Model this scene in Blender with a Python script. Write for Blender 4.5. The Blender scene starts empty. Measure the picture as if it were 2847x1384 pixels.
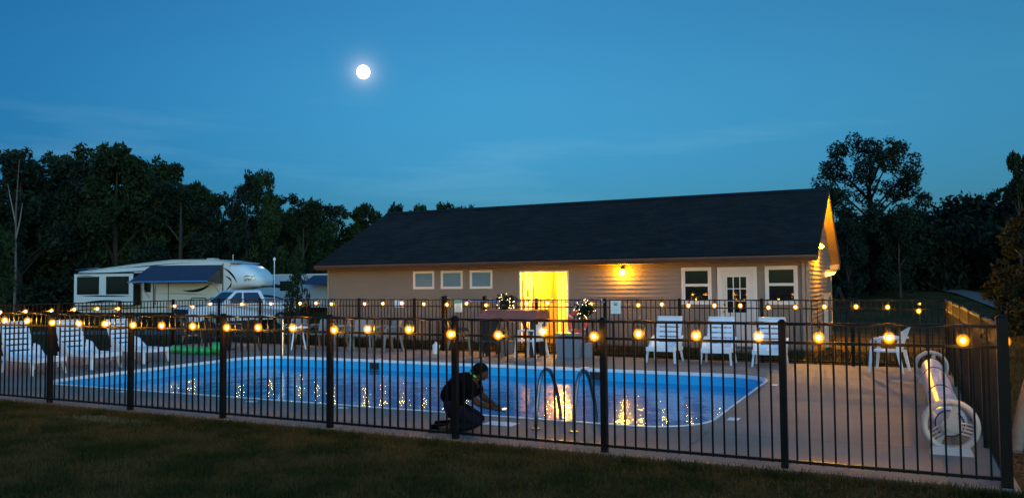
import bpy, bmesh, math, random
import numpy as np
from mathutils import Vector, Matrix

# ------------------------------------------------------------------ camera
sc = bpy.context.scene
col = sc.collection
CAM = Vector((-0.7609, -8.1464, 1.7887))
YAW, PIT, ROL = -0.4538, 0.0437, -0.0091
fw = Vector((math.sin(YAW)*math.cos(PIT), math.cos(YAW)*math.cos(PIT), math.sin(PIT)))
rt = Vector((math.cos(YAW), -math.sin(YAW), 0)); up = rt.cross(fw)
r2 = rt*math.cos(ROL) + up*math.sin(ROL); u2 = -rt*math.sin(ROL) + up*math.cos(ROL)
cd = bpy.data.cameras.new('camera'); cam = bpy.data.objects.new('camera', cd); col.objects.link(cam)
m = Matrix.Identity(4)
for i in range(3):
    m[i][0] = r2[i]; m[i][1] = u2[i]; m[i][2] = -fw[i]; m[i][3] = CAM[i]
cam.matrix_world = m
cd.sensor_width = 36; cd.lens = 2224.56/2847*36; cd.clip_start = 0.05; cd.clip_end = 3000
sc.camera = cam

# ------------------------------------------------------------------ dusk sky, moonlight, exposure
world = bpy.data.worlds.new('World'); sc.world = world; world.use_nodes = True
wt = world.node_tree; wn = wt.nodes; wl = wt.links
bg = wn['Background']; bg.inputs['Strength'].default_value = 0.10
SUN_EL, SUN_AZ = math.radians(4.0), math.radians(180-40)      # sun just at the horizon behind the camera
sky = wn.new('ShaderNodeTexSky'); sky.sky_type = 'NISHITA'; sky.sun_disc = False
sky.sun_elevation = SUN_EL; sky.sun_rotation = SUN_AZ
sky.air_density = 1.0; sky.dust_density = 1.0; sky.ozone_density = 5.0
MOON = Vector((-.57546, .77690, .25549)).normalized()
def wmath(op, a, b=None):
    n = wn.new('ShaderNodeMath'); n.operation = op
    for k, x in enumerate((a, b)):
        if x is None: continue
        if isinstance(x, (int, float)): n.inputs[k].default_value = x
        else: wl.new(x, n.inputs[k])
    return n.outputs[0]
tc = wn.new('ShaderNodeTexCoord')
sep = wn.new('ShaderNodeSeparateXYZ'); wl.new(tc.outputs['Generated'], sep.inputs[0])
tint = wn.new('ShaderNodeMix'); tint.data_type = 'RGBA'; tint.blend_type = 'MULTIPLY'; tint.inputs['Factor'].default_value = 1
tint.inputs['B'].default_value = (1.1, 1.3, 1.0, 1)
wl.new(sky.outputs[0], tint.inputs['A'])
# afterglow gain: unseen western half of the sky raised to light the scene
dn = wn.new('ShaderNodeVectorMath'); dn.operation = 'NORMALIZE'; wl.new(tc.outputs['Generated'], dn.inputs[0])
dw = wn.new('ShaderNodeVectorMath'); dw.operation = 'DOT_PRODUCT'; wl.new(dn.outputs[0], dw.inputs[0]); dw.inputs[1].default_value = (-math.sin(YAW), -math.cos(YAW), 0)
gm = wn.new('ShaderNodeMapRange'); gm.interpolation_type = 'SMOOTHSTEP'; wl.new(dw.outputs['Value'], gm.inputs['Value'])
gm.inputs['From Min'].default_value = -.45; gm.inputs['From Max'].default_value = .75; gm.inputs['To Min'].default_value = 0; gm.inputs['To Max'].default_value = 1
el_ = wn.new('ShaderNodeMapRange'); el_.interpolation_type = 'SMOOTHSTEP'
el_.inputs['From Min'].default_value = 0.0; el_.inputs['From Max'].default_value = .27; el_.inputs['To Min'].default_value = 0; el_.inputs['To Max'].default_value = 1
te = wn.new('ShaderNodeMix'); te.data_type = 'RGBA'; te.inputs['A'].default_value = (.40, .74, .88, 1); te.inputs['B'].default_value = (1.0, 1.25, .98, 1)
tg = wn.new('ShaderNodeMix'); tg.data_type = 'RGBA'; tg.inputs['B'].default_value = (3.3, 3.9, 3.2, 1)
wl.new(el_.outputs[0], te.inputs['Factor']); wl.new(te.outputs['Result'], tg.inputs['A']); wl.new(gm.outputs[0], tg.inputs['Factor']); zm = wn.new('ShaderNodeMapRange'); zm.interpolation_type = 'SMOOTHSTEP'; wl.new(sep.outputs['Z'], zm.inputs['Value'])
zm.inputs['From Min'].default_value = .30; zm.inputs['From Max'].default_value = .85; zm.inputs['To Min'].default_value = 1; zm.inputs['To Max'].default_value = 2.1  # overhead sky also scaled up, to brighten the pool
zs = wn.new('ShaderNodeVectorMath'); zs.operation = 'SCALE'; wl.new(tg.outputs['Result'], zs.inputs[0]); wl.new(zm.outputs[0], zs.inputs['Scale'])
# the sky deepens gently towards the north
dl = wn.new('ShaderNodeVectorMath'); dl.operation = 'DOT_PRODUCT'; wl.new(dn.outputs[0], dl.inputs[0]); dl.inputs[1].default_value = (-math.cos(YAW), math.sin(YAW), 0)
lm_ = wn.new('ShaderNodeMapRange'); lm_.interpolation_type = 'SMOOTHSTEP'; wl.new(dl.outputs['Value'], lm_.inputs['Value']); lm_.inputs['From Min'].default_value = -.05; lm_.inputs['From Max'].default_value = .75
lt_ = wn.new('ShaderNodeMix'); lt_.data_type = 'RGBA'; lt_.inputs['A'].default_value = (1,1,1,1); lt_.inputs['B'].default_value = (.25,.50,.66,1); wl.new(lm_.outputs[0], lt_.inputs['Factor'])
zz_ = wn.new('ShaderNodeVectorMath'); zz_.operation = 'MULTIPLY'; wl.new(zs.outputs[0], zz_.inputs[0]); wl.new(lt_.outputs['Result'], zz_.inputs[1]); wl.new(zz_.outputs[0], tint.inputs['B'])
# thin wisps of high cloud low over the roof
mp = wn.new('ShaderNodeMapping'); mp.inputs['Scale'].default_value = (1.2, 1.2, 11); mp.inputs['Rotation'].default_value = (0.05, -.12, 0.3)
wl.new(tc.outputs['Generated'], mp.inputs['Vector'])
nz = wn.new('ShaderNodeTexNoise'); nz.inputs['Scale'].default_value = 2.4; nz.inputs['Detail'].default_value = 6; nz.inputs['Roughness'].default_value = .55
wl.new(mp.outputs[0], nz.inputs['Vector'])
wl.new(sep.outputs['Z'], el_.inputs['Value'])
band = wmath('MULTIPLY', wmath('SUBTRACT', 1.0, wmath('ABSOLUTE', wmath('MULTIPLY', wmath('SUBTRACT', sep.outputs['Z'], 0.14), 9.0))), 1.0)
band = wmath('MAXIMUM', band, 0.0)
wisp = wmath('MULTIPLY', wmath('MAXIMUM', wmath('MULTIPLY', wmath('SUBTRACT', nz.outputs[0], 0.53), 3.2), 0.0), band)
# air glow round the moon
dp = wn.new('ShaderNodeVectorMath'); dp.operation = 'DOT_PRODUCT'; dp.inputs[1].default_value = MOON
nrm = wn.new('ShaderNodeVectorMath'); nrm.operation = 'NORMALIZE'; wl.new(tc.outputs['Generated'], nrm.inputs[0])
wl.new(nrm.outputs[0], dp.inputs[0])
ang = wmath('ARCCOSINE', wmath('MINIMUM', dp.outputs['Value'], 1.0))
halo = wmath('POWER', 2.718, wmath('MULTIPLY', ang, -130.0))
mw = wn.new('ShaderNodeMix'); mw.data_type = 'RGBA'; mw.blend_type = 'MIX'
wl.new(wmath('MULTIPLY', wisp, .3), mw.inputs['Factor']); wl.new(tint.outputs['Result'], mw.inputs['A']); mw.inputs['B'].default_value = (1.1, 2.2, 3.0, 1)
mh = wn.new('ShaderNodeMix'); mh.data_type = 'RGBA'; mh.blend_type = 'ADD'
wl.new(halo, mh.inputs['Factor']); wl.new(mw.outputs['Result'], mh.inputs['A']); mh.inputs['B'].default_value = (3.6, 3.0, 2.9, 1)
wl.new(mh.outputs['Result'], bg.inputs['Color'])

sd = bpy.data.lights.new('moonlight', 'SUN'); sd.energy = 0.012; sd.angle = math.radians(.5); sd.color = (.85, .92, 1)
so = bpy.data.objects.new('moonlight', sd); col.objects.link(so)
so.rotation_euler = MOON.to_track_quat('Z', 'Y').to_euler()

vs = sc.view_settings; vs.view_transform = 'Standard'; vs.look = 'None'; vs.gamma = 1; vs.exposure = 1.3; vs.use_curve_mapping = False
EXPO = 1.2
cy = sc.cycles
cy.max_bounces = 8; cy.transparent_max_bounces = 24; cy.glossy_bounces = 4; cy.diffuse_bounces = 4; cy.transmission_bounces = 4
cy.sample_clamp_indirect = 6; cy.use_denoising = True
try: cy.use_light_tree = True
except Exception: pass

# ------------------------------------------------------------------ materials
def mat(name, c, rough=.6, metal=0, var=0, vscale=3, bump=0, bscale=30, spec=.5, emit=None, estr=0, c2=None, detail=5, coords='Object', trans=0):
    M = bpy.data.materials.new(name); M.use_nodes = True
    nt = M.node_tree; b = nt.nodes['Principled BSDF']
    b.inputs['Base Color'].default_value = (*c, 1); b.inputs['Roughness'].default_value = rough; b.inputs['Metallic'].default_value = metal
    b.inputs['Specular IOR Level'].default_value = spec
    if trans: b.inputs['Transmission Weight'].default_value = trans
    if emit: b.inputs['Emission Color'].default_value = (*emit, 1); b.inputs['Emission Strength'].default_value = estr
    if var or bump:
        t = nt.nodes.new('ShaderNodeTexCoord')
    if var:
        n = nt.nodes.new('ShaderNodeTexNoise'); n.inputs['Scale'].default_value = vscale; n.inputs['Detail'].default_value = detail; n.inputs['Roughness'].default_value = .6
        nt.links.new(t.outputs[coords], n.inputs['Vector'])
        r = nt.nodes.new('ShaderNodeValToRGB'); a = c2 or tuple(x*(1-var) for x in c)
        r.color_ramp.elements[0].position = .32; r.color_ramp.elements[1].position = .68
        r.color_ramp.elements[0].color = (*a, 1); r.color_ramp.elements[1].color = (*c, 1)
        nt.links.new(n.outputs[0], r.inputs[0]); nt.links.new(r.outputs[0], b.inputs['Base Color'])
    if bump:
        n2 = nt.nodes.new('ShaderNodeTexNoise'); n2.inputs['Scale'].default_value = bscale; n2.inputs['Detail'].default_value = 4
        nt.links.new(t.outputs[coords], n2.inputs['Vector'])
        bp = nt.nodes.new('ShaderNodeBump'); bp.inputs['Strength'].default_value = bump; bp.inputs['Distance'].default_value = .02
        nt.links.new(n2.outputs[0], bp.inputs['Height']); nt.links.new(bp.outputs[0], b.inputs['Normal'])
    if name in ('lawn','grass_blade'): r.color_ramp.elements[0].position = .43; r.color_ramp.elements[1].position = .57
    return M
def emis(name, c, s):
    M = bpy.data.materials.new(name); M.use_nodes = True; nt = M.node_tree; nt.nodes.clear()
    o = nt.nodes.new('ShaderNodeOutputMaterial'); e = nt.nodes.new('ShaderNodeEmission')
    e.inputs[0].default_value = (*c, 1); e.inputs[1].default_value = s; nt.links.new(e.outputs[0], o.inputs[0]); return M

black = mat('black_fence_paint', (.006, .005, .0045), .42, var=.3, vscale=8, spec=.14)
white_resin = mat('white_resin', (.72, .75, .77), .38, var=.12, vscale=5)
concrete = mat('pool_deck_concrete', (.215, .175, .135), .8, var=.34, vscale=.8, bump=.25, bscale=60, detail=9)
coping_m = mat('coping_white', (.78, .78, .76), .4, var=.1)
liner = mat('pool_liner_blue', (.010, .42, .68), .5, var=.25, vscale=1.5, c2=(.008, .35, .60))
def shingle_mat():
    M = mat('asphalt_shingles', (.0055, .0058, .0052), .9, spec=.25, bump=.4, bscale=40); nt = M.node_tree; b = nt.nodes['Principled BSDF']
    t = nt.nodes.new('ShaderNodeTexCoord'); br = nt.nodes.new('ShaderNodeTexBrick'); br.inputs['Scale'].default_value = 1
    br.inputs['Brick Width'].default_value = .32; br.inputs['Row Height'].default_value = .124; br.inputs['Mortar Size'].default_value = .004
    br.inputs['Color1'].default_value = (.0040,.0042,.0038,1); br.inputs['Color2'].default_value = (.0115,.0110,.0095,1); br.inputs['Mortar'].default_value = (.003,.003,.003,1)
    n = nt.nodes.new('ShaderNodeTexNoise'); n.inputs['Scale'].default_value = .55; n.inputs['Detail'].default_value = 8; n.inputs['Roughness'].default_value = .7
    r = nt.nodes.new('ShaderNodeValToRGB'); r.color_ramp.elements[0].position = .36; r.color_ramp.elements[1].position = .66; r.color_ramp.elements[0].color = (.45,.45,.45,1); r.color_ramp.elements[1].color = (1.5,1.4,1.3,1)
    x = nt.nodes.new('ShaderNodeMix'); x.data_type = 'RGBA'; x.blend_type = 'MULTIPLY'; x.inputs['Factor'].default_value = 1
    nt.links.new(t.outputs['Object'], br.inputs['Vector']); nt.links.new(t.outputs['Object'], n.inputs['Vector']); nt.links.new(n.outputs[0], r.inputs[0])
    nt.links.new(br.outputs['Color'], x.inputs['A']); nt.links.new(r.outputs[0], x.inputs['B']); nt.links.new(x.outputs['Result'], b.inputs['Base Color']); return M
shingle = shingle_mat()
siding = mat('beige_vinyl_siding', (.20, .145, .10), .45, var=.08, vscale=2.5)
siding2 = mat('corner_trim_beige', (.26, .19, .14), .45, var=.05)
trim = mat('white_trim', (.66, .58, .52), .4, var=.06, vscale=4)
fascia_m = mat('dark_brown_fascia', (.085, .045, .03), .5, var=.2)
soffit_m = mat('soffit_wood', (.45, .30, .18), .6, var=.15)
glass_dark = mat('dark_glass', (.008, .009, .010), .04, spec=.45)
glass_frost = mat('frosted_glass', (.11, .20, .27), .15, spec=.7, var=.1)
door_white = mat('painted_door', (.60, .52, .46), .4, var=.04)
metal = mat('brushed_metal', (.6, .6, .62), .25, metal=1)
chrome = mat('chrome', (.20, .21, .22), .3, metal=1)
gray_plastic = mat('grey_plastic', (.16, .19, .23), .5, var=.1)
red_paint = mat('red_brown_wood', (.30, .085, .055), .55, var=.3, vscale=4)
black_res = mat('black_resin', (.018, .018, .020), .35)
grass_dark = mat('lawn', (.018, .019, .003), .95, var=.6, vscale=.9, c2=(.048, .031, .009), spec=.08, bump=.7, bscale=25, detail=10)
blade_m = mat('grass_blade', (.021, .024, .004), .8, var=.6, vscale=1.3, c2=(.066, .043, .012), spec=.1)
dry_m = mat('dry_grass', (.13, .11, .06), .9, var=.4)
mulch_m = mat('red_mulch', (.14, .045, .02), .95, var=.5, vscale=20)
road_m = mat('gravel_road', (.085, .085, .08), .85, var=.2, vscale=2, bump=.3)
bark = mat('bark', (.022, .018, .014), .9, var=.4, vscale=8)
bark_pale = mat('pale_bark', (.16, .14, .12), .9, var=.3, vscale=8)
def leafmat(name, c, c2, sc_=0.5):
    M = mat(name, c, .75, var=.5, vscale=sc_, c2=c2, coords='Object', detail=3, spec=.12)
    return M
leaf_a = leafmat('leaf_dark_green', (.013, .028, .010), (.004, .011, .005))
leaf_b = leafmat('leaf_mid_green', (.018, .040, .012), (.007, .018, .006))
leaf_c = leafmat('leaf_blue_green', (.009, .022, .012), (.004, .010, .007))
leaf_w = leafmat('leaf_young', (.015, .020, .007), (.006, .008, .004), 2)
rv_white = mat('gelcoat_cream', (.53, .55, .52), .3, var=.05)
rv_gray = mat('gelcoat_silver', (.36, .40, .42), .3, var=.05)
rv_dark = mat('decal_black', (.007, .009, .012), .5, spec=.15)
rv_green = mat('decal_grey_green', (.16, .19, .19), .35)
awning_m = mat('blue_awning_fabric', (.014, .026, .054), .8, var=.2)
truck_w = mat('white_car_paint', (.70, .68, .70), .25, spec=.6)
tyre_m = mat('tyre_rubber', (.012, .012, .013), .8)
shirt_m = mat('black_shirt', (.003, .003, .0032), 1, spec=.05)
jean_m = mat('dark_jeans', (.006, .008, .014), 1, spec=.1)
skin_m = mat('skin', (.06, .028, .018), .7, spec=.2)
hair_m = mat('dark_hair', (.006, .005, .004), .9, spec=.1)
green_m = mat('neon_green_fabric', (.03, .75, .10), .6)
ring_red = mat('lifebuoy_red', (.62, .07, .03), .45)
cover_m = mat('silver_cover_sheet', (.42, .43, .50), .28, bump=.5, bscale=5)
reel_m = mat('reel_plastic', (.42, .38, .33), .4)
rope_m = mat('black_strap', (.02, .02, .03), .6)
inflat = mat('green_vinyl', (.02, .34, .08), .3)
sign_m = mat('sign_board', (.62, .72, .68), .5, var=.08)
sign_g = mat('sign_green', (.02, .30, .15), .5)
sign_k = mat('sign_ink', (.05, .11, .10), .6)
paper_m = mat('white_paper', (.7, .74, .82), .7)
wire_m = mat('black_wire', (.01, .01, .01), .5)
bulb_hot = emis('bulb_filament_glow', (1, .42, .03), 380)
lamp_hot = emis('lamp_amber', (1, .44, .003), 230)
hall_hot = emis('hall_lamp_amber', (1, .42, .015), 3000)
fairy_hot = emis('fairy_light', (1, .62, .25), 5)
path_hot = emis('path_lamp_amber', (1, .5, .06), 2.0)
gable_hot = emis('gable_lamp_amber', (1, .42, .0002), 2200)
moon_m = emis('moon_glow', (1, .97, .92), 4.0)
screen_m = emis('phone_light', (1, .85, .45), 1.1)
# amber bulb shell, oversized: its graded emission stands in for the lens halo
amber = bpy.data.materials.new('amber_halo_shell'); amber.use_nodes = True; nt = amber.node_tree; nt.nodes.clear()
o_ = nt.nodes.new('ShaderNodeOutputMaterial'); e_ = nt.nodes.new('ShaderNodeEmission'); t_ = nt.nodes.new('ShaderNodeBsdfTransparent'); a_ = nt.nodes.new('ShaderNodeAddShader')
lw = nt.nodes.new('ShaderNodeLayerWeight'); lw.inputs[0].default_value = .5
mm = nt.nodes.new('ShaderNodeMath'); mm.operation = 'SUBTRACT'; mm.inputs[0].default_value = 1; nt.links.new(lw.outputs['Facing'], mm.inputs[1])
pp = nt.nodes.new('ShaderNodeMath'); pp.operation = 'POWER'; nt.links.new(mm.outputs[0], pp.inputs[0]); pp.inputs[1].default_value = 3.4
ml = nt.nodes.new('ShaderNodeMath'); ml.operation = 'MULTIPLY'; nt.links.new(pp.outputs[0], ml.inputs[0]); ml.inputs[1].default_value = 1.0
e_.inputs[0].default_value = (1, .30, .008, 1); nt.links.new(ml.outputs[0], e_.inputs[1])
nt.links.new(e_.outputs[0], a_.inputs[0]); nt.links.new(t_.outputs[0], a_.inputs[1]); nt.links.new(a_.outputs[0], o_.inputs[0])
# water: clear, blue-tinted body under a rippled mirror film
water_m = bpy.data.materials.new('pool_water'); water_m.use_nodes = True; nt = water_m.node_tree; nt.nodes.clear()
o_ = nt.nodes.new('ShaderNodeOutputMaterial'); g_ = nt.nodes.new('ShaderNodeBsdfGlossy'); t_ = nt.nodes.new('ShaderNodeBsdfTransparent'); mx = nt.nodes.new('ShaderNodeMixShader')
fr = nt.nodes.new('ShaderNodeFresnel'); fr.inputs[0].default_value = 1.33
g_.inputs['Roughness'].default_value = .085; g_.inputs['Color'].default_value = (.95, .97, 1, 1); t_.inputs[0].default_value = (.62, .90, 1, 1)
tcw = nt.nodes.new('ShaderNodeTexCoord')
n1 = nt.nodes.new('ShaderNodeTexNoise'); n1.inputs['Scale'].default_value = 9; n1.inputs['Detail'].default_value = 3; n1.inputs['Roughness'].default_value = .5
n2 = nt.nodes.new('ShaderNodeTexNoise'); n2.inputs['Scale'].default_value = 1.3; n2.inputs['Detail'].default_value = 1
nt.links.new(tcw.outputs['Object'], n1.inputs['Vector']); nt.links.new(tcw.outputs['Object'], n2.inputs['Vector'])
ad = nt.nodes.new('ShaderNodeMath'); ad.operation = 'MULTIPLY_ADD'; nt.links.new(n2.outputs[0], ad.inputs[0]); ad.inputs[1].default_value = 4.5; nt.links.new(n1.outputs[0], ad.inputs[2])
bp = nt.nodes.new('ShaderNodeBump'); bp.inputs['Strength'].default_value = 1; bp.inputs['Distance'].default_value = .0065
nt.links.new(ad.outputs[0], bp.inputs['Height'])
for n_ in (g_, fr): nt.links.new(bp.outputs[0], n_.inputs['Normal'])
df = nt.nodes.new('ShaderNodeBsdfDiffuse'); df.inputs[0].default_value = (.003, .38, .62, 1)      # light scattered inside the water
m2_ = nt.nodes.new('ShaderNodeMixShader'); m2_.inputs[0].default_value = .58; nt.links.new(t_.outputs[0], m2_.inputs[1]); nt.links.new(df.outputs[0], m2_.inputs[2])
nt.links.new(fr.outputs[0], mx.inputs[0]); nt.links.new(m2_.outputs[0], mx.inputs[1]); nt.links.new(g_.outputs[0], mx.inputs[2]); nt.links.new(mx.outputs[0], o_.inputs[0])

# ------------------------------------------------------------------ builders
def V(*a): return Vector(a)
class MB:
    def __init__(s): s.v = []; s.f = []
    def add(s, vs, fs):
        n = len(s.v); s.v += [tuple(p) for p in vs]; s.f += [tuple(i+n for i in f) for f in fs]; return s
    def box(s, x0, x1, y0, y1, z0, z1):
        return s.add([(x0,y0,z0),(x1,y0,z0),(x1,y1,z0),(x0,y1,z0),(x0,y0,z1),(x1,y0,z1),(x1,y1,z1),(x0,y1,z1)],
                     [(3,2,1,0),(4,5,6,7),(0,1,5,4),(1,2,6,5),(2,3,7,6),(3,0,4,7)])
    def poly(s, pts, z0, z1):                     # prism over an xy outline (anticlockwise)
        n = len(pts)
        return s.add([(x,y,z0) for x,y in pts]+[(x,y,z1) for x,y in pts],
                     [tuple(range(n-1,-1,-1)), tuple(range(n,2*n))]+[(i,(i+1)%n,n+(i+1)%n,n+i) for i in range(n)])
    def prism(s, pts, axis, a0, a1):              # prism of an outline in the plane across the axis
        def mk(p, a): return (a, p[0], p[1]) if axis == 'x' else (p[0], a, p[1])
        n = len(pts)
        return s.add([mk(p, a0) for p in pts]+[mk(p, a1) for p in pts],
                     [tuple(range(n-1,-1,-1)), tuple(range(n,2*n))]+[(i,(i+1)%n,n+(i+1)%n,n+i) for i in range(n)])
    def hexa(s, p):                               # eight corners, bottom four then top four
        return s.add(p, [(3,2,1,0),(4,5,6,7),(0,1,5,4),(1,2,6,5),(2,3,7,6),(3,0,4,7)])
    def quad(s, a, b, c, d): return s.add([a,b,c,d], [(0,1,2,3)])
    def slab(s, quadpts, t):                      # a four-cornered sheet with thickness
        a,b,c,d = [Vector(p) for p in quadpts]; n = (b-a).cross(d-a).normalized()*t
        return s.hexa([a,b,c,d,a+n,b+n,c+n,d+n])
    def tube(s, pts, r, n=8, close=False, cap=True):
        pts = [Vector(p) for p in pts]; L = len(pts); rr = r if isinstance(r, (list, tuple)) else [r]*L
        vs = []; prev = None
        for i, p in enumerate(pts):
            if close: d = pts[(i+1) % L]-pts[i-1]
            else: d = pts[min(i+1, L-1)]-pts[max(i-1, 0)]
            d.normalize()
            if prev is None: a = d.orthogonal().normalized()
            else:
                a = prev-d*prev.dot(d)
                a = a.normalized() if a.length > 1e-6 else d.orthogonal().normalized()
            prev = a; b = d.cross(a)
            for k in range(n):
                t = 2*math.pi*k/n; vs.append(p+(a*math.cos(t)+b*math.sin(t))*rr[i])
        fs = []
        for i in range(L if close else L-1):
            j = (i+1) % L
            for k in range(n): fs.append((i*n+k, i*n+(k+1) % n, j*n+(k+1) % n, j*n+k))
        if cap and not close: fs += [tuple(range(n-1,-1,-1)), tuple(range((L-1)*n, L*n))]
        return s.add(vs, fs)
    def ring(s, c, R, r, axis='y', n=32, m=8):
        pts = []
        for k in range(n):
            t = 2*math.pi*k/n; u, w = R*math.cos(t), R*math.sin(t)
            pts.append({'y': (c[0]+u, c[1], c[2]+w), 'x': (c[0], c[1]+u, c[2]+w), 'z': (c[0]+u, c[1]+w, c[2])}[axis])
        return s.tube(pts, r, m, close=True)
    def ball(s, c, r, nu=10, nv=6, sq=(1,1,1)):
        vs = [(c[0], c[1], c[2]+r*sq[2])]
        for j in range(1, nv):
            a = math.pi*j/nv
            for i in range(nu):
                t = 2*math.pi*i/nu; vs.append((c[0]+r*sq[0]*math.sin(a)*math.cos(t), c[1]+r*sq[1]*math.sin(a)*math.sin(t), c[2]+r*sq[2]*math.cos(a)))
        vs.append((c[0], c[1], c[2]-r*sq[2])); fs = [(0, 1+i, 1+(i+1) % nu) for i in range(nu)]
        for j in range(nv-2):
            for i in range(nu):
                a = 1+j*nu; fs.append((a+i, a+nu+i, a+nu+(i+1) % nu, a+(i+1) % nu))
        a = 1+(nv-2)*nu; fs += [(len(vs)-1, a+(i+1) % nu, a+i) for i in range(nu)]
        return s.add(vs, fs)
    def mesh(s, name, m=None, smooth=False):
        me = bpy.data.meshes.new(name); me.from_pydata(s.v, [], s.f); me.update()
        if m: me.materials.append(m)
        if smooth:
            me.polygons.foreach_set('use_smooth', [True]*len(me.polygons))
            try: me.set_sharp_from_angle(angle=math.radians(40))
            except Exception: pass
        return me
    def build(s, name, m, parent=None, smooth=False, world=True, label=None, kind=None):
        return link(name, s.mesh(name, m, smooth), parent, world, label, kind)
def root_of(p):
    t = Vector((0,0,0)); 
    while p is not None: t = t + p.location; p = p.parent
    return t
def link(name, me, parent=None, world=True, label=None, kind=None):
    o = bpy.data.objects.new(name, me); col.objects.link(o)
    if parent is not None:
        o.parent = parent
        if world: o.matrix_parent_inverse = Matrix.Translation(-parent['base']) if 'base' in parent else Matrix.Identity(4)
    if label: o['label'] = label
    if kind: o['kind'] = kind
    return o
_base = {}
def thing(name, label, cat, loc=(0,0,0), rz=0, group=None):
    o = bpy.data.objects.new(name, None); col.objects.link(o); o.location = loc; o.rotation_euler = (0,0,rz); o.empty_display_size = .2
    o['label'] = label; o['category'] = cat
    if group: o['group'] = group
    return o
def part(name, mb, m, parent, smooth=False, label=None, kind=None):       # part given in its thing's own coordinates
    return link(name, mb.mesh(name, m, smooth), parent, False, label, kind)
def wpart(name, mb, m, parent, smooth=False, label=None, kind=None):      # part given in world coordinates (unrotated thing)
    o = link(name, mb if isinstance(mb, bpy.types.Mesh) else mb.mesh(name, m, smooth), parent, False, label, kind)
    p = parent; t = Vector((0,0,0))
    while p is not None:
        t += Vector(p.location); p = p.parent
        if p is None: break
    o.location = -t_base(parent); return o
def t_base(p):
    t = Vector((0,0,0))
    while p is not None: t += Vector(p.location); p = p.parent
    return t
def tag(o, label, cat, group=None):
    o['label'] = label; o['category'] = cat
    if group: o['group'] = group
    return o
def struct(o): o['kind'] = 'structure'; return o
def dup(root, loc, rz, label=None):
    r = root.copy(); col.objects.link(r); r.location = loc; r.rotation_euler = (0,0,rz)
    if label: r['label'] = label
    for ch in root.children:
        c = ch.copy(); col.objects.link(c); c.parent = r
        for g in ch.children:
            d = g.copy(); col.objects.link(d); d.parent = c
    return r

# ------------------------------------------------------------------ ground, road, sky objects
def smooth(a, b, x):
    t = max(0, min(1, (x-a)/(b-a))); return t*t*(3-2*t)
def gz(x, y):
    z = -.055
    z -= .42*smooth(-21, -33, x)*smooth(9, 20, y)
    z -= .25*smooth(-23, -60, x)
    z -= .05*smooth(-1, -6, y)
    z += .10*smooth(11.5, 13.2, y)*smooth(-24, -19, x)*(1-smooth(3, 9, x))
    z -= .5*smooth(22, 34, y)*(1-smooth(-14, -4, x))*smooth(-30, -20, x)*0
    z += 1.25*smooth(27, 47, y)*smooth(-8, -1.5, x)+1.0*smooth(60, 150, y)*smooth(-20, 0, x)
    return z
xs = sorted(set([-400,-250,-160,-110,-90]+list(range(-80,-24,4))+[-24+i*.75 for i in range(0,45)]+[-16.2,-2.6,.4]+list(range(10,40,3))+[50,80,130,250,400]))
ys = sorted(set([-300,-120,-60,-30,-18]+[-14+i*.8 for i in range(0,18)]+[1.2,8.0]+list(range(9,34,1))+list(range(34,110,4))+[130,160,200,260,400,700]))
xs = [x for x in xs if not (-16.2 < x < -2.6 and False)]
g = MB(); nx = len(xs)
rng = random.Random(4)
for y in ys:
    for x in xs:
        j = rng.uniform(-.012, .012) if (y < -1 or y > 14) else 0
        g.v.append((x, y, gz(x, y)+j))
for j in range(len(ys)-1):
    for i in range(nx-1):
        cx_, cy_ = (xs[i]+xs[i+1])/2, (ys[j]+ys[j+1])/2
        if -16.2 < cx_ < -2.6 and 1.2 < cy_ < 8.0: continue
        g.f.append((j*nx+i, j*nx+i+1, (j+1)*nx+i+1, (j+1)*nx+i))
ground = struct(g.build('ground', grass_dark, smooth=True))

def ribbon(name, pts, widths, m, dz=.02):
    b = MB(); pts = [Vector((*p, 0)) for p in pts]; n = 0
    dense = []; W_ = []
    for i in range(len(pts)-1):
        k = max(2, int((pts[i+1]-pts[i]).length/2))
        for q in range(k): dense.append(pts[i].lerp(pts[i+1], q/k)); W_.append(widths[i]+(widths[i+1]-widths[i])*q/k)
    dense.append(pts[-1]); W_.append(widths[-1])
    for i, p in enumerate(dense):
        d = (dense[min(i+1, len(dense)-1)]-dense[max(i-1, 0)]).normalized(); s_ = Vector((-d.y, d.x, 0))
        for t in (-.5, 0, .5):
            q = p+s_*W_[i]*t; b.v.append((q.x, q.y, gz(q.x, q.y)+dz+(.015 if t == 0 else 0)))
    for i in range(len(dense)-1):
        for k in range(2): b.f.append((i*3+k, (i+1)*3+k, (i+1)*3+k+1, i*3+k+1))
    return struct(b.build(name, m, smooth=True))
ribbon('gravel_road', [(22,16),(12,21),(6.4,26),(4.3,31),(3.3,36),(2.4,41),(1.2,45.0),(-.6,47)], [4,3.0,2.0,1.3,1.1,1.2,1.2,1], road_m, .05)
ribbon('campground_lane', [(-80,6),(-50,14),(-38,20),(-30,21.5),(-22,26),(-14,34)], [5,5,5,5,5,5], road_m, .03)

moon_pos = CAM+MOON*1200
mo = MB().ball((0,0,0), 1200*17.6/2224, 32, 20, (1,1,1.02)).build('moon', moon_m, smooth=True)
mo.location = moon_pos; tag(mo, 'round full white moon glowing high in the blue dusk sky', 'moon')

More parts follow.
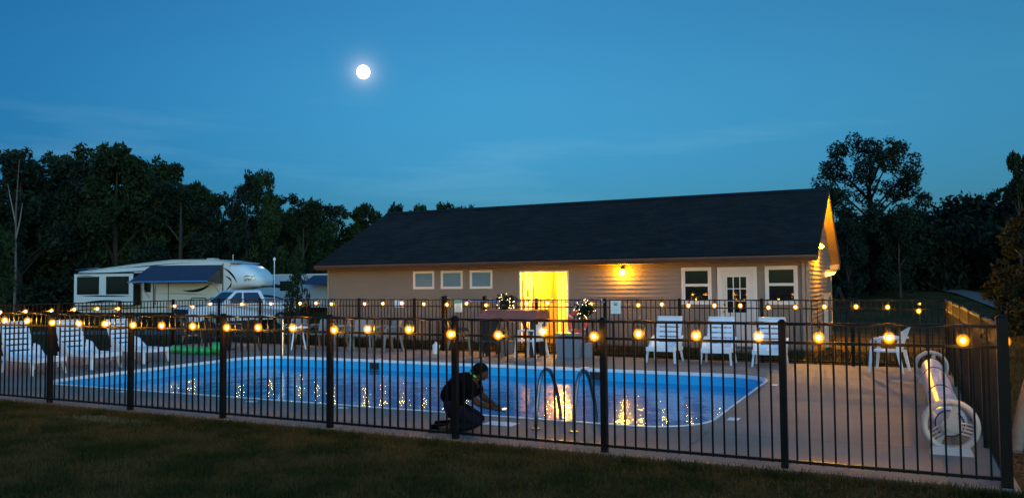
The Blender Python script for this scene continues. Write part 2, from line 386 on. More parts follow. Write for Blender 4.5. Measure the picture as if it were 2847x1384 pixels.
# ------------------------------------------------------------------ pool and deck
PL, PR, PN, PF = -15.74, -3.03, 1.60, 7.70
def rrect(x0, x1, y0, y1, r, n=10):
    out = []
    for cx_, cy_, a0 in ((x1-r, y0+r, -90), (x1-r, y1-r, 0), (x0+r, y1-r, 90), (x0+r, y0+r, 180)):
        for k in range(n+1):
            a = math.radians(a0+90*k/n); out.append((cx_+r*math.cos(a), cy_+r*math.sin(a)))
    return out
RR = .85
inner = rrect(PL, PR, PN, PF, RR); outer = rrect(PL-.07, PR+.07, PN-.07, PF+.07, RR+.07)
lip = rrect(PL-.028, PR+.028, PN-.028, PF+.028, RR+.028)
n = len(inner)
WATER_Z = -.23
b = MB()
b.v = [(x,y,-.05) for x,y in inner]+[(x,y,-1.0) for x,y in inner]; b.f = [((i+1) % n, i, n+i, n+(i+1) % n) for i in range(n)]+[tuple(range(n, 2*n))]
basin = struct(b.build('pool_basin', liner))
b = MB(); prof = [(.6, .0), (.6, .014), (1, .014), (1, -.055)]      # (0 outer, 1 inner)
for t, z in prof:
    for k in range(n):
        x = outer[k][0]*(1-t)+inner[k][0]*t; y = outer[k][1]*(1-t)+inner[k][1]*t; b.v.append((x, y, z))
for j in range(3):
    for k in range(n): b.f.append((j*n+k, (j+1)*n+k, (j+1)*n+(k+1) % n, j*n+(k+1) % n))
b.build('coping', coping_m, basin, world=False)
b = MB(); inn = rrect(PL+.002, PR-.002, PN+.002, PF-.002, RR)
b.v = [(x,y,WATER_Z) for x,y in inn]; b.f = [tuple(range(n))]
struct(b.build('water', water_m))
for sx in (-12.17, -6.56):
    MB().box(sx-.13, sx+.13, PF-.03, PF-.002, -.22, -.06).build('skimmer_opening', black_res, basin, world=False)

deck_root = struct(MB().poly([(-20.95,-.11),(.10,-.11),(.10,PN-.2),(-20.95,PN-.2)], -.14, -.012).build('pool_deck', concrete))
def fy(x): return 10.13-.04*x
def slabs(x0, x1, y0, y1, nx_, ny_, yf=None):
    for i in range(nx_):
        for j in range(ny_):
            a = x0+(x1-x0)*i/nx_+.005; c = x0+(x1-x0)*(i+1)/nx_-.005
            if yf: p = [(a, y0+(yf(a)-y0)*j/ny_+.005), (c, y0+(yf(c)-y0)*j/ny_+.005), (c, y0+(yf(c)-y0)*(j+1)/ny_-.005), (a, y0+(yf(a)-y0)*(j+1)/ny_-.005)]
            else:
                q0 = y0+(y1-y0)*j/ny_+.005; q1 = y0+(y1-y0)*(j+1)/ny_-.005; p = [(a,q0),(c,q0),(c,q1),(a,q1)]
            MB().poly(p, -.10 if not(y1 == PN-.07) else -.011, .0).build('deck_slab', concrete, deck_root, world=False)
slabs(-20.95, .10, -.11, PN-.07, 7, 1)
slabs(-20.95, PL-.07, PN-.07, PF+.07, 2, 2)
slabs(PR+.07, .10, PN-.07, PF+.07, 1, 2)
slabs(-20.95, .10, PF+.07, 0, 7, 1, yf=lambda x: fy(x)+.12)
base_z = MB()
base_z.box(-20.95, PL-.3, PN-.2, 11.1, -.14, -.012).box(PR+.3, .10, PN-.2, 10.2, -.14, -.012).box(PL-.3, PR+.3, PF+.2, 10.3, -.14, -.012)
base_z.build('deck_joint_base', concrete, deck_root, world=False)
# corner pieces of deck outside the rounded coping
for cxs, cys, px_, py_ in ((1,-1,PR+.07,PN-.07),(1,1,PR+.07,PF+.07),(-1,1,PL-.07,PF+.07),(-1,-1,PL-.07,PN-.07)):
    R_ = RR+.07; c0 = (px_-cxs*R_, py_-cys*R_)
    arc = [(c0[0]+cxs*(R_+.0)*math.cos(a), c0[1]+cys*(R_+.0)*math.sin(a)) for a in [math.pi/2*k/10 for k in range(11)]]
    for k in range(10):
        q = [(px_, py_), arc[k], arc[k+1]]
        ar = (q[1][0]-q[0][0])*(q[2][1]-q[0][1])-(q[2][0]-q[0][0])*(q[1][1]-q[0][1])
        if ar < 0: q = [q[0], q[2], q[1]]
        if k == 0: cb = MB()
        cb.v += [(x,y,0) for x,y in q]; cb.f.append((len(cb.v)-3, len(cb.v)-2, len(cb.v)-1))
    cb.build('deck_corner', concrete, deck_root, world=False)
b = MB(); b.v = [(x,y,.001) for x,y in outer]+[(x,y,.001) for x,y in lip]; b.f = [(i, (i+1) % n, n+(i+1) % n, n+i) for i in range(n)]; b.build('deck_edge_band', concrete, deck_root, world=False)
for x, y, w, d in ((-9.94,1.35,.16,.10),(-8.2,1.38,.16,.10),(-5.45,1.10,.42,.26),(-12.9,1.36,.16,.10),(-2.82,6.4,.12,.16),(-2.80,2.6,.14,.20),(-6.9,7.95,.16,.1),(-12.2,7.95,.16,.1)):
    MB().box(x-w/2, x+w/2, y-d/2, y+d/2, .0, .004).build('depth_marker_tile', coping_m, deck_root, world=False)

# ------------------------------------------------------------------ fences
HR, HM, HB, HC = 1.38, 1.20, .0675, 1.415
def fence(name, label, P0, P1, dists, post_r=.033, big=(), skip=None):
    """P0->P1 with posts at the given distances from P0; pickets every 11.4 cm"""
    P0 = Vector((*P0, 0)); P1 = Vector((*P1, 0)); d = (P1-P0); L = d.length; d.normalize(); a = math.atan2(d.y, d.x)
    root = thing(name, label, 'fence', P0, a)
    pm = MB().box(-.0085, .0085, -.0085, .0085, HB-.02, HR-.01).mesh('picket', black)
    for i, s_ in enumerate(dists):
        r = post_r*(1.35 if s_ in big else 1); h = HC+(.06 if s_ in big else 0)
        o = link('post', MB().box(-r, r, -r, r, -.10, h-.02).mesh('post', black), root, False); o.location = (s_, 0, 0)
        c = link('cap', MB().hexa([(-r-.006,-r-.006,h-.02),(r+.006,-r-.006,h-.02),(r+.006,r+.006,h-.02),(-r-.006,r+.006,h-.02),(-r*.5,-r*.5,h+.008),(r*.5,-r*.5,h+.008),(r*.5,r*.5,h+.008),(-r*.5,r*.5,h+.008)]).mesh('cap', black), o, False)
    for s0, s1 in zip(dists[:-1], dists[1:]):
        if skip and abs(s0-skip[0]) < .01: continue
        for nm, z in (('top_rail', HR), ('middle_rail', HM), ('bottom_rail', HB)):
            part(nm, MB().box(s0+post_r, s1-post_r, -.0145, .0145, z-.014, z+.014), black, root)
        k = max(2, round((s1-s0)/.1143))
        for q in range(1, k):
            o = link('picket', pm, root, False); o.location = (s0+(s1-s0)*q/k, 0, 0)
    return root
fence('near_fence', 'black picket fence in the foreground running across the whole frame in front of the pool', (0,0), (-20.7,0), [1.829*k for k in range(0,12)]+[20.7], big=(0.0,))
farx = [0,-1.74,-3.59,-5.45,-7.31,-9.17,-10.70,-11.99,-12.96,-14.90,-16.85,-18.81,-20.62]
q_ = math.sqrt(1+.04**2)
fence('far_fence', 'black picket fence on the far side of the pool between deck and beige building', (0,fy(0)), (-20.62,fy(-20.62)), [-x*q_ for x in farx[1:]], big=(10.70*q_, 11.99*q_), skip=(10.70*q_,))
fence('left_fence', 'black picket fence along the left end of the pool behind white loungers', (-20.62,0), (-20.62,fy(-20.62)), [1.83*k for k in range(0,6)]+[fy(-20.62)])
fence('side_fence', 'black picket fence receding along the right end of the deck beside the cover reel', (0,0), (0,fy(0)), [1.83, 3.66, 5.49, 7.32, 9.15, fy(0)])
# first panels next to the shared corners belong to the same fences
def panel(root, s0, s1):
    for nm, z in (('top_rail', HR), ('middle_rail', HM), ('bottom_rail', HB)):
        part(nm, MB().box(s0, s1, -.0145, .0145, z-.014, z+.014), black, root)
    k = max(2, round((s1-s0)/.1143)); pm = MB().box(-.0085, .0085, -.0085, .0085, HB-.02, HR-.01).mesh('picket', black)
    for q in range(1, k):
        o = link('picket', pm, root, False); o.location = (s0+(s1-s0)*q/k, 0, 0)
panel(bpy.data.objects['side_fence'], .05, 1.80)
panel(bpy.data.objects['far_fence'], .03, 1.74*q_-.03)
# gate in the far fence
gt = thing('pool_gate', 'black picket gate in the far fence between two thick gate posts', 'gate', (-10.80, fy(-10.80), 0), math.pi+math.atan(-.04))
gl = 1.09
for nm, z in (('top_rail', HR), ('middle_rail', HM), ('bottom_rail', .09)): part(nm, MB().box(0, gl, -.016, .016, z-.016, z+.016), black, gt)
for s_ in (0, gl): part('stile', MB().box(s_-.018, s_+.018, -.0175, .0175, .07, HR+.02), black, gt)
gp = MB().box(-.0085, .0085, -.0085, .0085, .1, HR-.01).mesh('picket', black)
for q in range(1, 10): o = link('picket', gp, gt, False); o.location = (gl*q/10, 0, 0)
part('latch', MB().box(gl-.01, gl+.07, -.045, -.018, 1.12, 1.50), black_res, gt)

# ------------------------------------------------------------------ string lights
def strand(name, label, pts, nrm, rail=True):
    """pts: bulb centres; nrm: small offset direction towards the rail"""
    root = thing(name, label, 'string lights', pts[0])
    w = MB(); path = []
    for i, p in enumerate(pts):
        p = Vector(p); q = p+nrm; q.z = HR+.022
        if i:
            pr = Vector(pts[i-1])+nrm; pr.z = HR+.022
            for t in (.25, .5, .75): m_ = pr.lerp(q, t); m_.z += -.03*math.sin(math.pi*t)+.012*math.sin(7*i+t*5); path.append(m_)
        path.append(q)
    w.tube(path, .0042, 5)
    wpart('wire', w, wire_m, root)
    core = MB().ball((0,0,0), .0155, 10, 7, (1,1,1.25)).mesh('filament', bulb_hot, True)
    halo_shell = MB().ball((0,0,0), .060, 18, 12, (1,1,1.05)).mesh('bulb', amber, True)  # wider than a real bulb, so its emission reads as a glow halo
    sk = MB().tube([(0,0,.024),(0,0,.085)], .014, 8).mesh('socket', wire_m)
    for p in pts:
        o = link('bulb', halo_shell, root, False); o.location = Vector(p)-Vector(pts[0])
        link('filament', core, o, False); link('socket', sk, o, False)
        q = Vector(p)+nrm; q.z = HR+.022
        part('lead', MB().tube([Vector(p)-Vector(pts[0])+V(0,0,.08), q-Vector(pts[0])], .003, 4), wire_m, root)
    return root
NB = [(-13.87,1.276),(-13.29,1.276),(-12.68,1.253),(-12.05,1.249),(-11.47,1.251),(-10.86,1.242),(-10.27,1.244),(-9.66,1.242),(-9.02,1.235),(-8.46,1.244),(-7.87,1.248),(-7.2,1.234),(-6.69,1.252),(-6.09,1.257),(-5.51,1.212),(-4.89,1.215),(-4.33,1.265),(-3.74,1.224),(-3.25,1.259),(-2.65,1.255),(-2.04,1.259),(-1.49,1.259),(-.89,1.268),(-.3,1.259)]
NB = [(-18.0,1.25),(-17.4,1.24),(-16.8,1.25),(-16.2,1.26),(-15.6,1.25),(-15.05,1.26),(-14.45,1.25)]+NB
FB = [(-19.54,1.226),(-18.3,1.25),(-17.1,1.259),(-16.47,1.273),(-15.88,1.252),(-14.65,1.26),(-14.0,1.27),(-13.35,1.284),(-12.6,1.26),(-11.85,1.25),(-11.23,1.28),(-10.63,1.241),(-9.43,1.287),(-8.84,1.299),(-7.65,1.283),(-6.44,1.26),(-5.86,1.281),(-5.23,1.256),(-4.63,1.259),(-4.05,1.261),(-3.44,1.221),(-2.87,1.233),(-2.28,1.244),(-1.66,1.25),(-1.06,1.243),(-.49,1.166)]
LB = [(1.0,1.22),(1.8,1.22),(2.6,1.21),(3.4,1.22),(3.95,1.21),(4.58,1.211),(5.26,1.208),(5.89,1.218),(6.57,1.218),(7.22,1.197),(9.16,1.22),(9.85,1.175),(10.55,1.243)]
strand('string_lights', 'warm bulb string hung along the near fence, large bright bulbs', [(x,-.06,z) for x,z in NB], V(0,.045,0))
strand('string_lights', 'warm bulb string along the far fence in front of the building', [(x,fy(x)-.06,z) for x,z in FB], V(0,.045,0))
strand('string_lights', 'warm bulb string along the left fence below the trailer', [(-20.56,y,z) for y,z in LB], V(-.045,0,0))
strand('string_lights', 'warm bulb string on the outer face of the right side fence', [(.065,y,1.22) for y in (.5,1.1,1.7,2.3,2.9,3.5,4.1,4.7,5.3,5.9,6.5,7.1,7.7,8.3,8.9,9.5)], V(-.05,0,0))

# ------------------------------------------------------------------ pool house
HX0, HX1, HY0, HY1 = -18.08, -2.92, 13.30, 20.50
EZ = 2.40
house = thing('pool_house', 'long low beige sided building with dark shingle roof and open lit passage', 'building', (-10.5,13.3,0))
wall = MB()
BX0, BX1, BY1 = -10.97, -9.43, 15.9
wall.box(HX0, BX0, HY0, HY1, -.1, EZ).box(BX1, HX1, HY0, HY1, -.1, EZ).box(BX0, BX1, BY1, HY1, -.1, EZ).box(BX0, BX1, HY0, HY0+.14, 2.17, EZ)
# gable triangles
for gx0, gx1 in ((HX0, HX0+.12), (HX1-.12, HX1)):
    wall.prism([(HY0, EZ), (HY1, EZ), (16.9, EZ+.5*(16.9-HY0)*.985)], 'x', gx0, gx1)
wall = wpart('wall', wall, siding, house)
def plank_mesh(L, h):
    return MB().hexa([(0,-.014,0),(L,-.014,0),(L,0,0),(0,0,0),(0,-.003,h),(L,-.003,h),(L,0,h),(0,0,h)])
CO = .1143
openings = [(-14.70,-13.93,1.655,2.215),(-13.68,-12.91,1.655,2.215),(-12.65,-11.87,1.655,2.215),(-10.99,-9.41,-.1,2.175),(-6.13,-5.33,1.22,2.19),(-5.20,-4.13,-.1,2.21),(-3.96,-3.16,1.22,2.19)]
z = .03
while z < EZ-.02:
    h = min(CO, EZ-z)
    cuts = sorted(set([z, z+h]+[q for o in openings for q in o[2:] if z < q < z+h]))
    for za, zb in zip(cuts[:-1], cuts[1:]):
        xs_ = HX0+.06
        segs = []
        for o in sorted(openings):
            if o[2] < zb-1e-4 and o[3] > za+1e-4: segs.append((xs_, o[0])); xs_ = o[1]
        segs.append((xs_, HX1-.06))
        for a, c in segs:
            if c-a < .02 or zb-za < .004: continue
            f0 = (za-z)/h; y0 = -.021+.018*f0; y1 = -.021+.018*(zb-z)/h
            b = MB().hexa([(a,HY0+y0,za),(c,HY0+y0,za),(c,HY0,za),(a,HY0,za),(a,HY0+y1,zb),(c,HY0+y1,zb),(c,HY0,zb),(a,HY0,zb)])
            wpart('siding_plank', b, siding, wall)
    z += h
# gable end siding, right side (faces +x)
z = .03
while z < 4.3:
    h = CO
    def lim(zz):
        if zz <= EZ: return HY0, HY1
        t = (zz-EZ)/.4925; return HY0+t, HY1-t
    a0, a1 = lim(z+h)
    if a1-a0 < .1: break
    b = MB().hexa([(HX1,a0,z),(HX1+.014,a0,z),(HX1+.014,a1,z),(HX1,a1,z),(HX1,a0,z+h),(HX1+.003,a0,z+h),(HX1+.003,a1,z+h),(HX1,a1,z+h)])
    wpart('siding_plank', b, siding, wall)
    if z < 2.1:   # passage left wall (faces +x) and right wall
        b = MB().hexa([(BX0,HY0+.95,z),(BX0+.014,HY0+.95,z),(BX0+.014,BY1-.05,z),(BX0,BY1-.05,z),(BX0,HY0+.95,z+h),(BX0+.003,HY0+.95,z+h),(BX0+.003,BY1-.05,z+h),(BX0,BY1-.05,z+h)])
        wpart('siding_plank', b, siding, wall)
    z += h
for x in (HX0, HX1): wpart('corner_trim', MB().box(x-.035+(.0 if x<-10 else 0), x+.035, HY0-.024, HY0+.05, -.02, EZ-.005), siding2, wall)
wpart('corner_trim', MB().box(HX1-.02, HX1+.026, HY1-.06, HY1+.02, -.02, EZ), siding2, wall)
# passage trim, doors inside
wpart('passage_trim', MB().box(BX0-.02, BX0+.03, HY0-.028, HY0+.10, -.02, 2.17).box(BX1-.03, BX1+.02, HY0-.028, HY0+.10, -.02, 2.17).box(BX0+.03, BX1-.03, HY0-.028, HY0+.10, 2.13, 2.172), trim, house)
pd = wpart('passage_door', MB().box(BX0+.002, BX0+.03, HY0+.16, HY0+.86, .02, 2.03), door_white, house, label='door inside the lit passage, set in its left wall')
wpart('door_casing', MB().box(BX0+.002, BX0+.05, HY0+.86, HY0+.95, 0, 2.12).box(BX0+.002, BX0+.05, HY0+.11, HY0+.16, 0, 2.12).box(BX0+.002, BX0+.05, HY0+.16, HY0+.86, 2.03, 2.12), fascia_m, pd)
wpart('sign_plate', MB().box(BX0+.031, BX0+.04, HY0+.42, HY0+.56, 1.40, 1.62), fascia_m, pd)
ed = wpart('end_door', MB().box(BX0+.12, BX1-.12, BY1-.045, BY1-.003, .02, 2.08), door_white, house, label='plain white door closing the far end of the lit passage')
wpart('knob', MB().ball((BX0+.22, BY1-.07, 1.0), .03), metal, ed)
wpart('passage_ceiling', MB().box(BX0, BX1, HY0+.14, BY1, 2.28, 2.30), door_white, house)
wpart('passage_floor', MB().box(BX0, BX1, HY0-.6, BY1, -.05, .03), concrete, house)
hl = thing('ceiling_lamp', 'bright amber ceiling lamp inside the open passage of the building', 'lamp', (-10.2,14.6,2.28))
part('globe', MB().ball((0,0,-.07), .085, 14, 8, (1,1,.7)), hall_hot, hl, True); part('base', MB().tube([(0,0,-.02),(0,0,0)], .09, 14), trim, hl)
# windows
def window(x0, x1, z0, z1, glass, fr_=.04, rails=(), label=None, sash=False):
    f = MB()
    f.box(x0-fr_, x1+fr_, HY0-.04, HY0+.01, z0-fr_, z0).box(x0-fr_, x1+fr_, HY0-.04, HY0+.01, z1, z1+fr_)
    f.box(x0-fr_, x0, HY0-.0399, HY0+.01, z0, z1).box(x1, x1+fr_, HY0-.0399, HY0+.01, z0, z1)
    w = wpart('window', f, trim, house, label=label)
    if sash:
        s_ = MB(); t = .045; mid = (z0+z1)/2
        for za, zb, yy in ((mid, z1, -.016), (z0, mid+.02, -.028)):
            s_.box(x0+.002, x0+t, HY0+yy, HY0-.004, za, zb).box(x1-t, x1-.002, HY0+yy, HY0-.004, za, zb).box(x0+t, x1-t, HY0+yy, HY0-.004, za, za+t).box(x0+t, x1-t, HY0+yy, HY0-.004, zb-t, zb)
        wpart('sash', s_, trim, w)
        for za, zb in ((mid+t, z1-t), (z0+t, mid+.02-t)):
            wpart('pane', MB().box(x0+t, x1-t, HY0-.009, HY0-.0035, za, zb), glass, w)
        wpart('sill', MB().box(x0-.06, x1+.06, HY0-.07, HY0-.041, z0-.07, z0-.035), trim, w)
    else:
        wpart('sash', MB().box(x0+.002, x1-.002, HY0-.020, HY0-.004, z0+.002, z0+.03).box(x0+.002, x1-.002, HY0-.020, HY0-.004, z1-.03, z1-.002).box(x0+.002, x0+.03, HY0-.020, HY0-.004, z0+.03, z1-.03).box(x1-.03, x1-.002, HY0-.020, HY0-.004, z0+.03, z1-.03), trim, w)
        wpart('pane', MB().box(x0+.03, x1-.03, HY0-.012, HY0-.0035, z0+.03, z1-.03), glass, w)
    return w
for x0 in (-14.66, -13.64, -12.61): window(x0, x0+.69, 1.695, 2.175, glass_frost)
window(-6.08, -5.38, 1.27, 2.14, glass_dark, .05, sash=True, label='double hung dark window left of the white door')
window(-3.91, -3.21, 1.27, 2.14, glass_dark, .05, sash=True, label='double hung dark window right of the white door')
# white door with nine lights
dr = wpart('door', MB().box(-5.08, -4.25, HY0-.030, HY0-.004, .12, 2.10), door_white, house, label='white entry door with a nine pane window')
wpart('door_frame', MB().box(-5.17, -5.08, HY0-.045, HY0+.01, .08, 2.18).box(-4.25, -4.16, HY0-.045, HY0+.01, .08, 2.18).box(-5.08, -4.25, HY0-.045, HY0+.01, 2.10, 2.18), trim, dr)
px0, px1, pz0, pz1 = -4.93, -4.42, .98, 1.93
for i in range(3):
    for j in range(3):
        a = px0+(px1-px0)*i/3+.012; c = px0+(px1-px0)*(i+1)/3-.012; e = pz0+(pz1-pz0)*j/3+.012; f = pz0+(pz1-pz0)*(j+1)/3-.012
        wpart('pane', MB().box(a, c, HY0-.034, HY0-.0301, e, f), glass_dark, dr)
wpart('muntin', MB().box(px0-.03, px1+.03, HY0-.042, HY0-.0302, pz1, pz1+.03).box(px0-.03, px1+.03, HY0-.042, HY0-.0302, pz0-.03, pz0).box(px0-.03, px0, HY0-.042, HY0-.0302, pz0, pz1).box(px1, px1+.03, HY0-.042, HY0-.0302, pz0, pz1)
      .box(px0+.158, px0+.182, HY0-.041, HY0-.0302, pz0, pz1).box(px0+.328, px0+.352, HY0-.041, HY0-.0302, pz0, pz1).box(px0, px1, HY0-.0405, HY0-.0302, pz0+.305, pz0+.329).box(px0, px1, HY0-.0405, HY0-.0302, pz0+.62, pz0+.645), trim, dr)
wpart('knob', MB().ball((-5.0, HY0-.07, 1.02), .032, 10, 6).box(-5.03,-4.97,HY0-.035,HY0-.0301,1.14,1.22), metal, dr)
wpart('door_step', MB().box(-5.35, -3.95, HY0-.75, HY0-.02, -.08, .07), concrete, dr)
# roof
RX0, RX1, RYE, RYR, RYB, RZE, RZR = -18.18, -2.66, 12.80, 16.90, 21.0, 2.47, 4.49
sl = (RZR-RZE)/(RYR-RYE)
roof = MB()
for ya in (RYE, RYB):
    q = [(RX0,ya,RZE-.12),(RX1,ya,RZE-.12),(RX1,RYR,RZR-.12),(RX0,RYR,RZR-.12)]
    roof.hexa([Vector(p) for p in q]+[Vector(p)+V(0,0,.10) for p in q])
roof = wpart('roof', roof, soffit_m, house)
cs = MB(); nrow = 33
for side, ya in ((1, RYE), (-1, RYB)):
    for k in range(nrow):
        t0 = k/nrow; t1 = (k+1)/nrow
        y0 = ya+(RYR-ya)*t0; y1 = ya+(RYR-ya)*t1; z0 = RZE+(RZR-RZE)*t0; z1 = RZE+(RZR-RZE)*t1
        x0, x1 = RX0-.03, RX1+.03; yo = -.03*side if k == 0 else 0
        cs.hexa([V(x0,y0+yo,z0-.02),V(x1,y0+yo,z0-.02),V(x1,y1,z1-.02),V(x0,y1,z1-.02),V(x0,y0+yo,z0+.013),V(x1,y0+yo,z0+.013),V(x1,y1,z1+.002),V(x0,y1,z1+.002)])
wpart('shingle_courses', cs, shingle, roof, kind='stuff')
wpart('ridge_cap', MB().prism([(RYR-.16,RZR-.065),(RYR,RZR+.02),(RYR+.16,RZR-.065),(RYR,RZR+.035)], 'x', RX0-.04, RX1+.04).prism([(RYR-.17,RZR-.06),(RYR-.005,RZR+.037),(RYR-.005,RZR+.022)], 'x', RX0-.03, RX1-.8), shingle, roof)
wpart('fascia', MB().box(RX0, RX1, RYE-.02, RYE-.001, RZE-.17, RZE-.022), fascia_m, house)
wpart('gutter', MB().prism([(RYE-.021,RZE-.14),(RYE-.021,RZE-.03),(RYE-.13,RZE-.03),(RYE-.13,RZE-.07),(RYE-.09,RZE-.14)], 'x', RX0, RX1), fascia_m, house)
wpart('soffit', MB().box(RX0+.01, RX1-.01, RYE, HY0-.002, RZE-.168, RZE-.15).box(RX0+.01, RX1-.01, HY1+.002, RYB, RZE-.168, RZE-.15), soffit_m, house)
for xa in (RX0-.028, RX1+.001):
    for ya, yb in ((RYE, RYR), (RYB, RYR)):
        q = [V(xa,ya,RZE-.17),V(xa+.026,ya,RZE-.17),V(xa+.026,yb,RZR-.17),V(xa,yb,RZR-.17)]
        wpart('rake_board', MB().hexa(q+[p+V(0,0,.145) for p in q]), fascia_m, house)
wpart('rear_fascia', MB().box(RX0, RX1, RYB+.001, RYB+.02, RZE-.17, RZE-.022), soffit_m, house)
wpart('eave_return', MB().box(HX1+.002, RX1-.002, 20.2, 20.98, RZE-.30, RZE-.172), soffit_m, house)
wpart('downspout', MB().box(HX1-.13, HX1-.06, HY0-.10, HY0-.03, 0.0, 2.3), siding2, house)
# lamps on the wall
wlp = thing('wall_lamp', 'jar shaped porch lamp glowing amber on the wall right of the passage', 'lamp', (-7.77,HY0-.012,2.1))
part('jar', MB().tube([(0,-.10,-.09),(0,-.10,-.07),(0,-.10,.03),(0,-.10,.06)], [.045,.072,.072,.05], 14), lamp_hot, wlp, True)
part('cap', MB().tube([(0,-.10,.06),(0,-.10,.11)], [.06,.045], 14), black_res, wlp); part('bracket', MB().box(-.05,.05,-.06,0,.02,.14), black_res, wlp)
gl_ = thing('gable_lamp', 'twin floodlight glowing yellow high on the right gable wall under the soffit', 'lamp', (HX1+.014,15.6,2.72))
part('bracket', MB().box(0,.05,-.07,.07,-.07,.07), black_res, gl_)
for yy in (-.17, .17): part('lamp_head', MB().tube([(.05,yy*.3,0),(.10,yy,.02),(.15,yy,.07)], [.02,.045,.055], 12), gable_hot, gl_, True)
bx = thing('wall_pack', 'lit yellow box lamp projecting from the far corner of the gable wall', 'lamp', (HX1+.014,18.6,2.02))
part('housing', MB().box(0,.30,-.22,.10,.05,.11), black_res, bx); part('lens', MB().hexa([(0,-.20,-.09),(.22,-.20,-.03),(.22,.08,-.03),(0,.08,-.09),(0,-.20,.048),(.28,-.20,.048),(.28,.08,.048),(0,.08,.048)]), emis('wall_pack_lens', (1,.5,.08), 2.5), bx)
for i, x0 in enumerate((-15.42, -15.22)):
    tag(MB().box(x0, x0+.17, HY0-.024, HY0-.016, 1.08, 1.32).build('wall_notice', paper_m), ('left' if i == 0 else 'right')+' of two white paper notices on the beige wall under the small windows', 'notice', 'paper notices on the wall')
MB_ = MB().box(-2.78,-2.66,16.0,16.12,-.05,1.35)
pst = thing('bollard_post', 'pale square post with orange lit top beside the gable end', 'post', (-2.6,14.6,0))
part('shaft', MB().box(-.06,.06,-.06,.06,-.1,1.38), mat('post_pink', (.45,.34,.30), .6), pst); part('cap', MB().box(-.10,.10,-.10,.10,1.38,1.46), soffit_m, pst)
swg = thing('swing_frame', 'dim metal A shaped swing frame on the grass behind the gable corner', 'swing', (-2.95,24,-.05))
for yy in (0, .9):
    for s_ in (-1, 1): part('leg', MB().tube([(s_*.45,yy,0),(0,yy,1.62)], .022, 8), rv_dark, swg)
part('crossbar', MB().tube([(0,0,1.62),(0,.9,1.62)], .022, 8), rv_dark, swg); part('brace', MB().tube([(-.24,0,.8),(.24,0,.8)], .018, 8), rv_dark, swg)

# ------------------------------------------------------------------ pool furniture
def lounger(label, loc, rz, L=1.25, lean=.38, bh=.70):
    """foot towards +x of its own axes, back at x=0, white resin"""
    W = .30; t = thing('sun_lounger', label, 'sun lounger', loc, rz, 'white resin loungers round the pool'); sh = .34
    for s_ in (-1, 1):
        y = s_*W
        part('side_rail', MB().hexa([(-.12,y-.022,sh-.09),(L,y-.022,sh-.07),(L,y+.022,sh-.07),(-.12,y+.022,sh-.09),(-.12,y-.022,sh),(L,y-.022,sh+.01),(L,y+.022,sh+.01),(-.12,y+.022,sh)]), white_resin, t)
        for xx, sp in ((L-.12, .07), (.02, -.10)):
            part('leg', MB().hexa([(xx+sp-.02,y+s_*.03-.018,0),(xx+sp+.03,y+s_*.03-.018,0),(xx+sp+.03,y+s_*.03+.018,0),(xx+sp-.02,y+s_*.03+.018,0),(xx-.05,y-.018,sh-.06),(xx+.05,y-.018,sh-.06),(xx+.05,y+.018,sh-.06),(xx-.05,y+.018,sh-.06)]), white_resin, t)
        part('armrest', MB().hexa([(.02,y-.03,sh),(.42,y-.03,sh),(.42,y+.03,sh),(.02,y+.03,sh),(-.08,y+s_*.03-.025,sh+.24),(.10,y+s_*.03-.025,sh+.20),(.10,y+s_*.03+.025,sh+.20),(-.08,y+s_*.03+.025,sh+.24)]), white_resin, t)
    ns = int(L/.16)
    for k in range(ns):
        a = .02+(L-.02)*k/ns; part('seat_slat', MB().box(a, a+(L-.02)/ns-.014, -W+.022, W-.022, sh-.02, sh+.004), white_resin, t)
    part('foot_bar', MB().box(L-.02, L+.035, -W-.02, W+.02, sh-.08, sh+.012), white_resin, t)
    nb = 6
    for k in range(nb):
        a, c = k/nb, (k+1)/nb-.045
        def P(s_, y, o): return V(-lean*s_+o*.88, y, sh+bh*s_+o*.35)
        wv = W-.01-(.03 if k == nb-1 else 0)
        part('back_slat', MB().hexa([P(a,-W+.01,0),P(a,-W+.01,.02),P(a,W-.01,.02),P(a,W-.01,0),P(c,-wv,0),P(c,-wv,.02),P(c,wv,.02),P(c,wv,0)]), white_resin, t)
    for y in (-W+.04, W-.04):
        part('back_rib', MB().hexa([V(-.03,y-.03,sh),V(-.002,y-.03,sh),V(-.002,y+.03,sh),V(-.03,y+.03,sh),V(-lean-.03,y-.03,sh+bh-.03),V(-lean-.002,y-.03,sh+bh-.03),V(-lean-.002,y+.03,sh+bh-.03),V(-lean-.03,y+.03,sh+bh-.03)]), white_resin, t)
    part('head_rim', MB().box(-lean-.05, -lean+.03, -W+.02, W-.02, sh+bh-.02, sh+bh+.012), white_resin, t)
    return t
lounger('white lounger beside the pool, first right of the near post by the grey bin', (-5.66,10.02,0), -math.pi/2-.03, .62, .20, .66)
lounger('middle of three white loungers in front of the building door', (-4.46,9.98,0), -math.pi/2+.02, .62, .20, .66)
lounger('white lounger half hidden by a near fence post, right end of its row', (-3.36,9.94,0), -math.pi/2+.03, .62, .20, .66)
lounger('white lounger at the far left edge of the pool deck', (-18.05,2.86,0), -.16, 1.35, .34, .72)
lounger('second white lounger from the left edge, beside the pool end', (-18.0,4.10,0), -.12, 1.35, .34, .70)
lounger('third white lounger from the left, nearest the left corner of the pool', (-18.05,5.45,0), -.10, 1.35, .34, .66)
lounger('white lounger cut by the left edge of the frame', (-18.1,1.5,0), -.16, 1.35, .34, .70)

